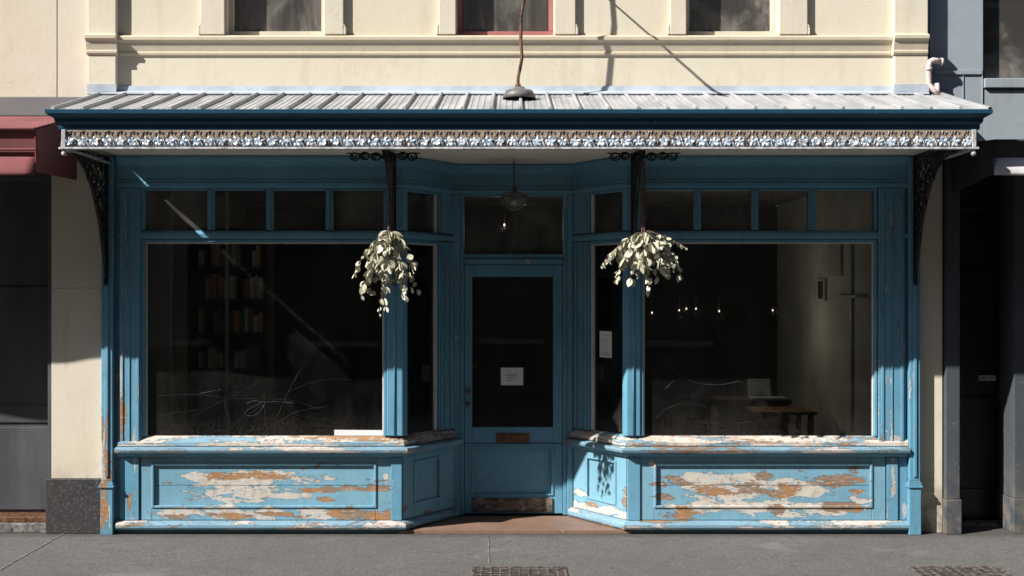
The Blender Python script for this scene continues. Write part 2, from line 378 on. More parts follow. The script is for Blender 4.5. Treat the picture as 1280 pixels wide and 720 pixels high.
# ------------------------------------------------------------------ ground
struct(MB().add([(-150,-150,-.14),(150,-150,-.14),(150,150,-.14),(-150,150,-.14)], [(0,1,2,3)]).build('road', 'road'))
struct(Bx(-40, 40, -7, 3.2, -.30, 0).build('pavement', 'pave'))
struct(Bx(-40, 40, 3.203, 3.5, -.30, -.002).build('kerb', 'kerb', bevel=.015))
struct(Bx(-45, 45, 14.8, 17.499, -.30, 0).build('pavement_far_side', 'pave'))
mb = MB()
def strip(p, q, w, z=.0035, wob=.004):               # a thin raised line of filler on the pavement
    p = Vector(p); q = Vector(q); d = (q-p).normalized(); n = Vector((-d.y, d.x))*w/2; N = 24; vs = []
    for i in range(N+1):
        c = p.lerp(q, i/N)+n.normalized()*random.uniform(-wob, wob); k = random.uniform(.6, 1.2)
        vs += [(c.x+n.x*k, c.y+n.y*k, z), (c.x-n.x*k, c.y-n.y*k, z)]
    mb.add(vs, [(2*i, 2*i+1, 2*i+3, 2*i+2) for i in range(N)])
strip((px2x(80, 0), 0.0), (px2x(-4, -1.4), -1.55), .018)
strip((px2x(610, -.1), -.1), (px2x(612, -1.0), -1.15), .012)
strip((px2x(1180, -.1), -.12), (px2x(1262, -1.3), -1.4), .010)
strip((-3.9, -.9), (-3.1-.5, -1.02), .012)
o = mb.build('pavement_joints', 'joint'); struct(o)

# pavement covers
def cover(name, px0, px1, y0, y1, label, cx):
    r = empty(name, (cx, (y0+y1)/2, 0), label, 'drain cover')
    m = MB(); x0 = px0; x1 = px1; z1 = .008
    for a in ((x0, x1, y0, y0+.02), (x0, x1, y1-.02, y1), (x0, x0+.02, y0+.02, y1-.02), (x1-.02, x1, y0+.02, y1-.02)):
        m.box(a[0], a[1], -a[3], -a[2], .001, z1)
    m.build('frame', 'grate', r, .002)
    m = MB(); nx = int((x1-x0)/.06); ny = int((y1-y0)/.06)
    Bx(x0+.02, x1-.02, -(y1-.02), -(y0+.02), .001, .003).build('dark_plate', 'int_dark', r)  # flat dark plate, its colour standing for the shade in the holes
    for i in range(1, nx):
        x = x0+(x1-x0)*i/nx; m.box(x-.006, x+.006, -(y1-.02), -(y0+.02), .003, .0075)
    for j in range(1, ny):
        y = y0+(y1-y0)*j/ny; m.box(x0+.02, x1-.02, -(y+.006), -(y-.006), .003, .007)
    m.build('grating', 'grate', r)
cover('drain_cover', -.27, .37, -1.75, -1.25, 'rusty grid drain cover set in the pavement in front of the shop door', .05)
cover('drain_cover', 2.70, 3.32, -1.72, -1.24, 'brown iron pavement cover near the black door of the right neighbour', 3.0)

# ------------------------------------------------------------------ the shop building
B = empty('shop_building', (0, 0, 0), 'cream rendered two storey shop with a flaking blue timber shopfront and metal verandah', 'building')
XL, XR = px2x(113), px2x(1157)
zc0, zc1 = 3.725, 3.875
wins = [(px2x(283), px2x(405), 'white_frame'), (px2x(571), px2x(692), 'red_frame'), (px2x(858), px2x(972), 'white_frame')]
ZW0, ZW1, ZT = 3.89, 5.55, 6.9
m = MB()
m.box(XL, XR, -.3, 0, 2.955, ZW0)
m.box(XL, XR, -.3, 0, ZW1, ZT)
xs = [XL]+[x for w in wins for x in w[:2]]+[XR]
for i in range(0, len(xs), 2): m.box(xs[i], xs[i+1], -.3, 0, ZW0, ZW1)
m.box(XL, XL+.2, -6, -.301, 2.96, ZT); m.box(XR-.2, XR, -6, -.301, 2.96, ZT); m.box(XL+.201, XR-.201, -6, -5.8, 2.96, ZT)
wall = m.build('wall', 'cream', B)
Bx(XL-.03, XR+.03, -6.05, .10, ZT+.001, ZT+.18).build('parapet', 'trim', B, .01)
for x0, x1 in ((XL, px2x(148)), (px2x(1115), XR)):
    Bx(x0, x1, .001, .062, 3.46, ZT-.01).build('pilaster', 'cream', B, .006)
# string course
prof = [(.001,3.728),(.010,3.730),(.016,3.740),(.018,3.756),(.013,3.764),(.020,3.79),(.032,3.83),(.046,3.842),(.052,3.848),(.054,3.872),(.03,3.886),(.001,3.89)]
MB().sweep(prof, [(px2x(150), 0), (px2x(1113), 0)]).build('string_course', 'trim', B)
prof2 = [(v+.062, z+.001) for v, z in prof]
for a, b in ((px2x(112), px2x(149.6)), (px2x(1113.4), px2x(1156))):
    m = MB().sweep([(.001,3.7265)]+prof2+[(.001,3.892)], [(a, 0), (b, 0)])
    m.build('string_course_break', 'trim', B)
# architraves with stop blocks, panel mouldings
def rpx(a, b, v1=.042, z0=3.892, z1=5.6): return (px2x(a), px2x(b), .001, v1, z0, z1)
for a, b, side in ((252,282,-1),(406,430,1),(549,570,-1),(693,719,1),(837,857,-1),(973,1008,1)):
    m = MB().box(*rpx(a, b))
    s0, s1 = (px2x(a)-.022, px2x(a)-.001) if side < 0 else (px2x(b)+.001, px2x(b)+.022)
    m.box(s0, s1, .001, .041, 3.892, 3.945)
    lo, hi = (s0, s1) if side < 0 else (s0, s1)
    q = [F0(lo, .001, 3.9455), F0(hi, .001, 3.9455), F0(hi, .041, 3.9455), F0(lo, .041, 3.9455)]
    edge = hi if side < 0 else lo
    m.add([F0(lo, .001, 3.9455), F0(hi, .001, 3.9455), F0(hi, .04, 3.9455), F0(lo, .04, 3.9455), F0(edge, .001, 3.985), F0(edge, .04, 3.985)],
          [(0,1,2,3), (0,1,4), (3,2,5), (0,3,5,4), (1,2,5,4)])
    m.build('architrave', 'cream2', B, .005)
for x0, x1, fm in wins:
    w = Bx(x0, x1, -.16, -.10, ZW0+.001, ZW0+.055).build('upper_window', fm, B, .004)
    m = MB(); e = .035
    m.box(x0+.001, x0+e, -.16, -.10, ZW0+.056, ZW1-.001); m.box(x1-e, x1-.001, -.16, -.10, ZW0+.056, ZW1-.001)
    m.box(x0+e+.001, x1-e-.001, -.16, -.10, ZW1-.04, ZW1-.001); m.box(x0+e+.001, x1-e-.001, -.155, -.105, 4.68, 4.72)
    m.build('frame', fm, w, .003)
    Bx(x0+e+.001, x1-e-.001, -.135, -.130, ZW0+.056, ZW1-.041).build('pane', 'glass_up', w)
    m = MB(); N = 60; xa, xb = x0+e, x1-e
    vs = [(xa+(xb-xa)*i/N, .155+.0035*math.sin(i*.9)+.0015*math.sin(i*2.3), z) for z in (ZW0+.0, ZW1) for i in range(N+1)]
    m.add(vs, [(i, i+1, N+2+i, N+1+i) for i in range(N)])
    m.build('curtain', 'curtain', w, smooth=True)

# --- shopfront geometry
A = (px2x(503), 0.0); Bp = (-.478, .63); Bq = (.505, .63); Aq = (px2x(784), 0.0)
LX, RX = px2x(147), px2x(1134)
FL = T((0, 0)); AL = T(A, Bp); AR = T(Bq, Aq); DW = T((0, .63))
pathL = [(LX, 0), A, Bp]; pathR = [Bq, Aq, (RX, 0)]
pathAll = [(LX, 0), A, Bp, Bq, Aq, (RX, 0)]
def rect(v0, v1, z0, z1): return [(v0, z0), (v1, z0), (v1, z1), (v0, z1)]
for pth, side in ((pathL, 'l'), (pathR, 'r')):
    MB().sweep(rect(-.10, .0, 0.0, .040), pth).build('skirting', 'blue_base', B, .003)
    MB().sweep([(-.10,.0405),(.048,.0405),(.056,.055),(.056,.075),(.040,.092),(.012,.102),(-.10,.104)], pth).build('base_moulding', 'sill', B)
    MB().sweep(rect(-.12, -.022, .105, .628), pth).build('stall_riser', 'blue_panel_sunlit', B)
    MB().sweep([(-.13,.629),(.055,.630),(.078,.642),(.084,.660),(.078,.674),(.03,.682),(-.13,.690)], pth).build('sill', 'sill', B)
    MB().sweep([(-.013,.6905),(.028,.6885),(.026,.715),(-.012,.745),(-.045,.760),(-.13,.760),(-.13,.6915)], pth).build('window_bottom_rail', 'sill_worn', B)
    MB().sweep([(-.09,2.301),(-.02,2.301),(.008,2.312),(.012,2.34),(.004,2.358),(-.03,2.369),(-.09,2.369)], pth).build('transom_bar', 'blue', B)
    # small moulding right under the sill
    MB().sweep([(-.02,.598),(.004,.598),(.022,.612),(.03,.6285),(-.02,.6285)], pth).build('bed_moulding', 'blue', B)
MB().sweep([(-.12,2.70),(.0,2.70),(.018,2.712),(.02,2.735),(.006,2.745),(.006,2.765),(-.004,2.775),(-.004,2.868),(.01,2.88),(.022,2.90),(.045,2.925),(.05,2.945),(-.12,2.949)],
           pathAll).build('entablature', 'blue', B)
# riser panels: stiles, rails, bead
def riser(t, u0, u1, s0, s1, mat, gap=True):         # u0..u1 the whole run, s0..s1 the sunk panel
    z0, z1, a, b = .1055, .5975, .205, .548
    m = MB(); 
    m.box(u0, s0, -.021, 0, z0, z1, t=t); m.box(s1, u1, -.021, 0, z0, z1, t=t)
    m.box(s0+.0005, s1-.0005, -.021, -.0005, z0, a, t=t); m.box(s0+.0005, s1-.0005, -.021, -.0005, b, z1, t=t)
    o = m.build('riser_frame', mat, B, .004)
    m = MB()
    if gap:
        zm = px2z(607); m.box(s0+.001, s1-.001, -.0215, -.014, a+.001, zm-.002, t=t); m.box(s0+.001, s1-.001, -.0215, -.013, zm+.002, b-.001, t=t)
    else: m.box(s0+.001, s1-.001, -.0215, -.013, a+.001, b-.001, t=t)
    m.build('riser_panel', mat, B, .0015)
    m = MB(); w = .016
    for q in ((s0-.004, s0+w, a-.004, b+.004), (s1-w, s1+.004, a-.004, b+.004), (s0+w+.0005, s1-w-.0005, a-.004, a+w), (s0+w+.0005, s1-w-.0005, b-w, b+.004)):
        m.box(q[0], q[1], -.0125, .010, q[2], q[3], t=t)
    m.build('riser_bead', mat, B, .005)
riser(FL, px2x(176), A[0]-.002, px2x(190), px2x(470), 'blue_panel_sunlit')
riser(FL, Aq[0]+.002, px2x(1107), px2x(818), px2x(1090), 'blue_panel_sunlit')
riser(AL, .012, AL.L-.008, .15, .52, 'blue_side_sunlit', False)
riser(AR, .008, AR.L-.012, .20, .60, 'blue_side_sunlit', False)
# corner strips of the riser
for x0, x1 in ((px2x(489), A[0]-.004), (Aq[0]+.004, px2x(800)), (px2x(157), px2x(174)), (px2x(1108), px2x(1122))):
    Bx(x0, x1, .001, .012, .106, .597).build('riser_strip', 'blue_pier', B, .003)
# outer piers
def pier(x0, x1, inner):
    m = MB(); m.box(x0, x1, -.1, .012, .70 if False else .6915, 2.699)
    o = m.build('pier', 'blue_pier', B, .004)
    m = MB(); w = (x1-x0)
    for k, q in ((.14, .012), (.50, .004), (.88, .012)): m.box(x0+w*k-q, x0+w*k+q, .0125, .020, .72, 2.66)
    m.build('moulding', 'blue_pier', o, .004)
pier(px2x(149), px2x(176), 1); pier(px2x(1098), px2x(1131), -1)
Bx(px2x(149)+.002, px2x(157)-.002, -.1, -.001, .106, .597).build('pier_base', 'blue_pier', B, .003)
Bx(px2x(1123), px2x(1134), -.1, -.001, .106, .597).build('pier_base', 'blue_pier', B, .003)
# half columns at the two ends, with pedestals
for x0, x1 in ((px2x(129), px2x(143)), (px2x(1134.5), px2x(1148))):
    o = Bx(x0, x1, -.1, .050, .42, 2.94).build('end_column', 'blue_pier', B, .006)
    m = MB(); m.box(x0+.03, x1-.03, .0505, .062, .45, 2.0); m.build('fillet', 'blue_pier', o, .004)
    m = MB(); m.box(x0-.004, x1+.004, -.1, .058, 0, .365); m.box(x0-.016, x1+.016, -.1, .07, .3655, .385); m.box(x0-.008, x1+.008, -.1, .062, .3855, .405)
    m.box(x0+.0, x1-.0, -.1, .054, .4055, .4195)
    m.build('pedestal', 'blue_pier', o, .004)
Bx(px2x(143)+.001, px2x(149)-.001, -.1, -.02, 0, 2.94).build('reveal_board', 'blue_pier', B)
Bx(px2x(1131)+.001, px2x(1134.5)-.001, -.1, -.02, .70, 2.94).build('reveal_board', 'blue_pier', B)

# display windows
def display(t, u0, u1, mull, name, bead_side=None, g0=None, g1=None):
    """frame between u0 and u1; mull: inner divisions of the transom lights"""
    fz0, fz1 = .7605, 2.30
    e = .022
    fr = MB()
    for a, b in ((u0, u0+e), (u1-e, u1)):
        fr.box(a, b, -.085, -.006, fz0, fz1, t=t); fr.box(a, b, -.085, -.006, 2.3695, 2.6995, t=t)
    fr.box(u0+e+.0005, u1-e-.0005, -.085, -.01, 2.29-.012, fz1, t=t)
    fr.box(u0+e+.0005, u1-e-.0005, -.085, -.01, 2.682, 2.6995, t=t)
    f = fr.build(name, 'blue', B, .004)
    for k in mull: MB().box(k-.026, k+.026, -.085, -.008, 2.3700, 2.6815, t=t).box(k-.008, k+.008, -.0075, .004, 2.3705, 2.6810, t=t).build('mullion', 'blue', f, .004)
    Bx(u0+e, u1-e, -.055, -.049, fz0-.004, 2.279, t=t).build('pane', 'glass', f)
    ks = [u0+e]+[x for k in mull for x in (k-.026, k+.026)]+[u1-e]
    for i in range(0, len(ks), 2):
        Bx(ks[i], ks[i+1], -.052, -.047, 2.3705, 2.6815, t=t).build('transom_pane', 'glass_transom', f)
    m = MB(); w = .012                              # pale glazing bead
    a0, a1 = u0+e, u1-e
    m.box(a0+.0005, a0+w, -.047, -.030, fz0, 2.2775, t=t); m.box(a1-w, a1-.0005, -.047, -.030, fz0, 2.2775, t=t)
    m.box(a0+w+.0005, a1-w-.0005, -.047, -.030, 2.266, 2.2775, t=t)
    m.build('glazing_bead', 'bead', f, .003)
    return f
wL = display(FL, px2x(177), px2x(483), [px2x(263), px2x(336.5), px2x(411)], 'display_window')
wR = display(FL, px2x(801), px2x(1097), [px2x(872.5), px2x(944.5), px2x(1015.5)], 'display_window')
wA = display(AL, .055, .54, [], 'side_window')
wB = display(AR, .20, AR.L-.05, [], 'side_window')
# wide pale inner jamb on the door side of the side windows
Bx(.508, .525, -.16, -.0865, .77, 2.27, t=AL).build('inner_jamb', 'bead', wA)
Bx(.215, .232, -.16, -.0865, .77, 2.27, t=AR).build('inner_jamb', 'bead', wB)
for t, a, b, w_ in ((AL, .4845, .5178, wA), (AR, .2222, .2555, wB)):
    for z0, z1 in ((.762, 2.286), (2.371, 2.681)): Bx(a, b, -.0465, -.026, z0, z1, t=t).build('pale_bead', 'bead', w_, .003)
# jamb facings outside right window
Bx(px2x(176)+.001, px2x(177), -.1, .004, .7, 2.699).build('jamb', 'blue_pier', B)
# corner posts
def post(pts, z0, z1, name='corner_post', mat='blue'):
    m = MB(); n = len(pts)
    m.add([(x, y, z) for z in (z0, z1) for x, y in pts], [tuple(range(n)), tuple(range(n, 2*n))]+[(i, (i+1) % n, n+(i+1) % n, n+i) for i in range(n)])
    return m.build(name, mat, B, .008)
for (z0, z1) in ((.7615, 2.3005), (2.3695, 2.6995)):
    q1 = AL(.054, .006, 0); q2 = AL(.054, -.10, 0)
    post([(px2x(483.3), -.006), (A[0]+.002, -.008), (q1.x, q1.y), (q2.x, q2.y), (px2x(483.3), .10)], z0, z1)
    q1 = AR(AR.L-.049, .006, 0); q2 = AR(AR.L-.049, -.10, 0)
    post([(px2x(800.7), -.006), (px2x(800.7), .10), (q2.x, q2.y), (q1.x, q1.y), (Aq[0]-.002, -.008)], z0, z1)
# round beads on the corner posts
for x in (A[0]-.06, Aq[0]+.05):
    MB().tube([(x, -.008, .765), (x, -.008, 2.295)], .009, 8).build('post_bead', 'blue', B, smooth=True)
# rear posts next to the door
for t, a, b in ((AL, .541, AL.L-.012), (AR, .012, .199)):
    o = Bx(a, b, -.08, .003, .761, 2.3005, t=t).build('rear_post', 'blue_pier', B, .004)
    w = b-a; m = MB()
    for k in (.25, .7): m.box(a+w*k-.012, a+w*k+.012, .0035, .016, .77, 2.29, t=t)
    m.build('moulding', 'blue_pier', o, .004)
    Bx(a, b, -.08, .003, 2.3695, 2.6995, t=t).build('rear_post', 'blue_pier', B, .004)
# door wall
Y = .63
def X6(p): return px2x(p, Y)
def Z6(p): return px2z(p, Y)
fr = MB()
for a, b in ((X6(567), X6(575)), (X6(709), X6(716))): fr.box(a, b, -.10, .010, .036, 2.6995, t=DW)
for a, b in ((X6(575)+.001, X6(580)), (X6(704), X6(709)-.001)): fr.box(a, b, -.10, -.012, .036, 2.6995, t=DW)
fr.box(X6(580)+.001, X6(704)-.001, -.10, .014, 2.122, 2.165, t=DW); fr.box(X6(580)+.001, X6(704)-.001, -.10, -.004, 2.166, 2.205, t=DW)
fr.box(X6(580)+.001, X6(704)-.001, -.10, -.012, 2.685, 2.6995, t=DW)
df = fr.build('door_frame', 'blue_pier', B, .004)
Bx(X6(580)+.001, X6(704)-.001, -.06, -.054, 2.2055, 2.6845, t=DW).build('transom_pane', 'glass_transom', df)
# door leaf
d0, d1 = X6(580)+.003, X6(704)-.003; g0, g1 = X6(590), X6(691.5)
m = MB(); V0, V1 = -.075, -.030
m.box(d0, g0, V0, V1, .045, 2.118, t=DW); m.box(g1, d1, V0, V1, .045, 2.118, t=DW)
m.box(g0+.0005, g1-.0005, V0, V1-.0005, Z6(346), 2.118, t=DW); m.box(g0+.0005, g1-.0005, V0, V1-.0005, Z6(558), Z6(534.5), t=DW)
m.box(g0+.0005, g1-.0005, V0, V1-.0005, .045, Z6(620), t=DW)
m.box(g0+.001, g1-.001, V0+.002, V1-.02, Z6(620)+.0005, Z6(558)-.0005, t=DW)
door = m.build('door', 'blue', B, .004)
m = MB(); w = .014; za, zb = Z6(620), Z6(558)
for q in ((g0-.004, g0+w, za, zb), (g1-w, g1+.004, za, zb), (g0+w+.001, g1-w-.001, za, za+w), (g0+w+.001, g1-w-.001, zb-w, zb)):
    m.box(q[0], q[1], V1-.019, V1+.008, q[2], q[3], t=DW)
zc = Z6(557); m.box(d0+.01, d1-.01, V1+.0005, V1+.016, zc-.004, zc+.012, t=DW)
m.build('panel_moulding', 'blue', door, .003)
Bx(g0, g1, -.056, -.050, Z6(534.5), Z6(346), t=DW).build('pane', 'glass', door)
m = MB(); m.box(g0+.01, g1-.005, V1, V1+.012, Z6(640), Z6(623), t=DW); m.build('kick_board', 'kick', door, .003)
lp = Bx(X6(620), X6(662), V1+.0005, V1+.010, Z6(554), Z6(542), t=DW).build('letter_plate', 'brown_metal', door, .003)
Bx(X6(625), X6(657), V1+.0105, V1+.015, Z6(552), Z6(544.5), t=DW).build('flap', 'brown_metal', lp, .003)
for zz in (Z6(490), Z6(506)):
    m = MB(); x = X6(585.2); y = Y-V1
    m.tube([(x, y-.001, zz), (x, y-.012, zz)], .019, 14); m.tube([(x, y-.012, zz), (x, y-.035, zz), (x, y-.05, zz), (x, y-.058, zz)], [.009, .009, .018, .010], 12)
    m.build('lock', 'brass', door, smooth=True)
m = MB(); x = X6(593); m.tube([(x, Y+.062, Z6(460)), (x, Y+.085, Z6(460))], .016, 12); m.build('inner_latch', 'brass', door)
# recess floor (threshold)
m = MB(); e1 = (A[0]+.03, -.02); 
def slab(m, x0a, x1a, ya, x0b, x1b, yb, z0, z1): m.hexa([(x0a, ya, z0), (x1a, ya, z0), (x1b, yb, z0), (x0b, yb, z0), (x0a, ya, z1), (x1a, ya, z1), (x1b, yb, z1), (x0b, yb, z1)])
N = 7; 
for i in range(N):
    a, b = i/N, (i+1)/N; ya, yb = -.02+.66*a, -.02+.66*b-.003
    la = A[0]+(Bp[0]-A[0])*(ya/.63); lb = A[0]+(Bp[0]-A[0])*(yb/.63); ra = Aq[0]+(Bq[0]-Aq[0])*(ya/.63); rb = Aq[0]+(Bq[0]-Aq[0])*(yb/.63)
    slab(m, la-.02, ra+.02, ya, lb-.02, rb+.02, yb, .0005, .030+.0006*(i % 2))
m.build('threshold', 'threshold', B, .002)
# outer right pier, cream
Bx(px2x(1148)+.001, px2x(1180), -.3, -.03, 0, 2.95).build('side_pier', 'cream', B, .006)

# --- interior shell
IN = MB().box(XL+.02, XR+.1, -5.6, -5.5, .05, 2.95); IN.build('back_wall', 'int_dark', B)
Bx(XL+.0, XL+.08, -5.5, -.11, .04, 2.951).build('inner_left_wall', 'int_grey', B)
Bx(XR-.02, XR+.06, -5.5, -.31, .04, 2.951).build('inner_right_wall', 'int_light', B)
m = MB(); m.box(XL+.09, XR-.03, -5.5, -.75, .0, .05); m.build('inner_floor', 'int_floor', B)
# ceiling: inside and out under the canopy, one board each
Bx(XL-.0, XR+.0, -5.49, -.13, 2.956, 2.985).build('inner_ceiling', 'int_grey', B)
# display plinths behind the risers
for x0, x1 in ((XL+.09, -.93), (.97, XR-.03)):
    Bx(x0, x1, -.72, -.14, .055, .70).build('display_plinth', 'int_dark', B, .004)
# partition and pale upright inside the left window
Bx(px2x(185, 1.2), px2x(214, 1.2), -1.24, -1.2, .7, 2.9).build('inner_panel', 'int_light', B)
Bx(-2.6, -2.57, -1.62, -1.6, .06, 2.9).build('inner_upright', 'int_light', B)

# ------------------------------------------------------------------ canopy
YF = 1.0
CX0, CX1 = px2x(80, -YF), px2x(1217, -YF)
RX0, RX1 = px2x(57, -1.1), px2x(1242, -1.1)
C_roof = MB()
ys, zs = -1.085, 3.150; ye, ze = 0.0, 3.432
xs_, hs = [], []
pitch = .2025; x = RX0+.03; nb = int((RX1-RX0-.06)/pitch)
pitch = (RX1-RX0-.06)/nb
prof = []
for i in range(nb):
    x0 = RX0+.03+i*pitch
    prof += [(x0, .0), (x0, .020), (x0+.006, .026), (x0+.018, .026), (x0+.024, .020), (x0+.024, .0)]
    w = (pitch-.024)/4
    for k in range(4):
        a = x0+.024+k*w
        prof += [(a+w*.5, .0015), (a+w*.72, .0040), (a+w*.86, .0040), (a+w*.98, 0.0)]
prof.append((RX1-.03, 0)); prof.append((RX1-.03, .022)); prof.append((RX1-.005, .022)); prof.append((RX1-.005, 0))
N = len(prof); vs = []
for t_ in (0, .5, 1):
    sag = -.004 if t_ == .5 else 0
    vs += [(px_, ys+(ye-ys)*t_, zs+(ze-zs)*t_+h+sag) for px_, h in prof]
fs = [(r*N+i, r*N+i+1, (r+1)*N+i+1, (r+1)*N+i) for r in range(2) for i in range(N-1)]
fs += [tuple(range(i*22, i*22+6)) for i in range(nb)]
canopy_roof = C_roof.add(vs, fs).build('canopy_roof', 'roof', B)
MB().add([(RX0+.03, ys, zs-.012), (RX1-.03, ys, zs-.012), (RX1-.03, ye, ze-.012), (RX0+.03, ye, ze-.012)], [(0,1,2,3)]).build('roof_underlay', 'tan', B)
MB().sweep([(.001,3.425),(.09,3.42),(.09,3.43),(.016,3.456),(.010,3.496),(.001,3.496)], [(XL+.0, 0), (XR, 0)]).build('flashing', 'lead', B)
for x0, x1 in ((XL, px2x(148)), (px2x(1115), XR)): Bx(x0-.004, x1+.004, .0625, .069, 3.44, 3.50).build('flashing_upstand', 'lead', B)
# gutter fascia (ogee), returned at both ends
gp = [(0,3.022),(.030,3.022),(.034,3.045),(.030,3.052),(.050,3.075),(.052,3.098),(.085,3.118),(.098,3.128),(.100,3.154),(.088,3.157),(.082,3.135),(.0,3.135)]
x0, x1 = CX0, CX1
MB().sweep(gp, [(x0, -.05), (x0, -YF), (x1, -YF), (x1, -.05)]).build('gutter_fascia', 'teal', B)
# backing board, rails, frieze, soffit
Bx(x0+.01, x1-.01, YF+.016, YF+.028, 2.8975, 3.0215).build('frieze_board', 'tan', B)
MB().sweep(rect(-.02, .030, 2.882, 2.897), [(x0+.01, -.05), (x0+.01, -YF-.026), (x1-.01, -YF-.026), (x1-.01, -.05)]).build('bottom_rail', 'rail', B, .003)
m = MB(); m.box(x0+.075, x1-.075, -.0, YF-.075, 2.951, 2.97); 
sof = m.build('soffit', 'soffit', B)
Bx(-.93, .97, -.60, -.001, 2.951, 2.9545).build('recess_ceiling', 'soffit', B)
m = MB()
for i in range(9):
    y = .08+i*.105; m.box(x0+.08, x1-.08, y, y+.006, 2.9485, 2.9505)
m.build('board_bead', 'soffit', sof)
def petal(m, c, ang, L, w, a, b, n, tilt=.4, curl=.01):
    """tapered leaf blade starting at c, direction ang in plane a,b, bulging along n"""
    d = a*math.cos(ang)+b*math.sin(ang); s_ = b*math.cos(ang)-a*math.sin(ang)
    P = [(0, .25, 0), (.35, 1, .7), (.7, .8, 1), (1, .06, .5)]
    vs = []
    for t_, ww, h in P:
        p = c+d*L*t_+n*curl*h
        vs += [p+s_*w*ww*.5-n*curl*tilt, p+n*.003, p-s_*w*ww*.5-n*curl*tilt]
    k = len(vs); vs += [v-n*.004 for v in vs]
    fs = []
    for i in range(3):
        q = i*3
        fs += [(q, q+1, q+4, q+3), (q+1, q+2, q+5, q+4), (q+k, q+k+3, q+k+4, q+k+1), (q+k+1, q+k+4, q+k+5, q+k+2), (q, q+3, q+k+3, q+k), (q+2, q+k+2, q+k+5, q+5)]
    fs += [(9, 10, 10+k, 9+k), (10, 11, 11+k, 10+k)]
    m.add(vs, fs)
ax, az, ay = Vector((1, 0, 0)), Vector((0, 0, 1)), Vector((0, -1, 0))
fl = MB(); la = MB(); nm = 72; pt = (x1-x0-.02)/nm
def frieze_run(n, org, a, nn, pt, fl, la):
    for i in range(n):
        f_ = random.uniform(.95, 1.08); c = org+a*((i+.5)*pt+random.uniform(-.001, .001))+az*(2.937+random.uniform(-.001, .001))
        r0 = random.uniform(-.1, .1)
        for k, ang in enumerate((R(90), R(18), R(162), R(-54), R(234))):
            petal(fl, c+nn*(.004+.003*(k % 2)), ang+r0+random.uniform(-.1, .1), random.uniform(.034, .041)*f_, random.uniform(.026, .032), a, az, nn, random.uniform(-.6, 1.2), random.uniform(.006, .014))
        fl.ring(c+nn*.012, .006, .006, a, az, 7, 5)
        e_ = c+a*pt*.5
        for sgn in (-1, 1):          # upright leaves of the lily, and crossing stems
            petal(fl if random.random() < .6 else la, e_-az*.035, R(90)-sgn*random.uniform(.25, .6), random.uniform(.045, .07), .018, a, az, nn, sgn*.9, .010)
            pts = [e_-az*.038+a*sgn*(-.030), e_-az*.01+a*sgn*(-.020)+nn*.004, e_+az*.022+a*sgn*.004, e_+az*.052+a*sgn*.022, e_+az*.070+a*sgn*.010]
            la.tube(pts, [.005, .006, .006, .004, .003], 5)
        la.ring(c+az*.052, .024, .0045, a, az, 10, 4, .5, 0)
        fl.ring(c+az*.003, .039, .0034, a, az, 16, 4, .8, R(126))
        petal(la, c+az*.052, R(90), .026, .014, a, az, nn, .3, .004)
fl = MB(); la = MB()
frieze_run(nm, Vector((x0+.01, -YF-.030, 0)), ax, ay, pt, fl, la)
frz = fl.build('frieze', 'silver', B); la.build('frieze_lattice', 'lattice', frz)
for xs0, dr_ in ((x0-.012, -1), (x1+.012, 1)):
    fl = MB(); la = MB(); frieze_run(6, Vector((xs0, -.46, 0)), Vector((0, -1, 0)), Vector((dr_, 0, 0)), .088, fl, la)
    frz = fl.build('end_frieze', 'silver', B); la.build('frieze_lattice', 'lattice', frz)
for xx in (x0+.012, x1-.012): Bx(xx-.014, xx+.014, YF+.014, YF+.05, 2.8975, 3.02).build('corner_block', 'rail', B, .003)
for xx in (x0+.012, x1-.012):
    MB().lathe([(0, 2.835), (.014, 2.84), (.022, 2.855), (.014, 2.868), (.010, 2.881)], (xx, -YF-.03, 0), 10).build('finial', 'rail', B, smooth=True)

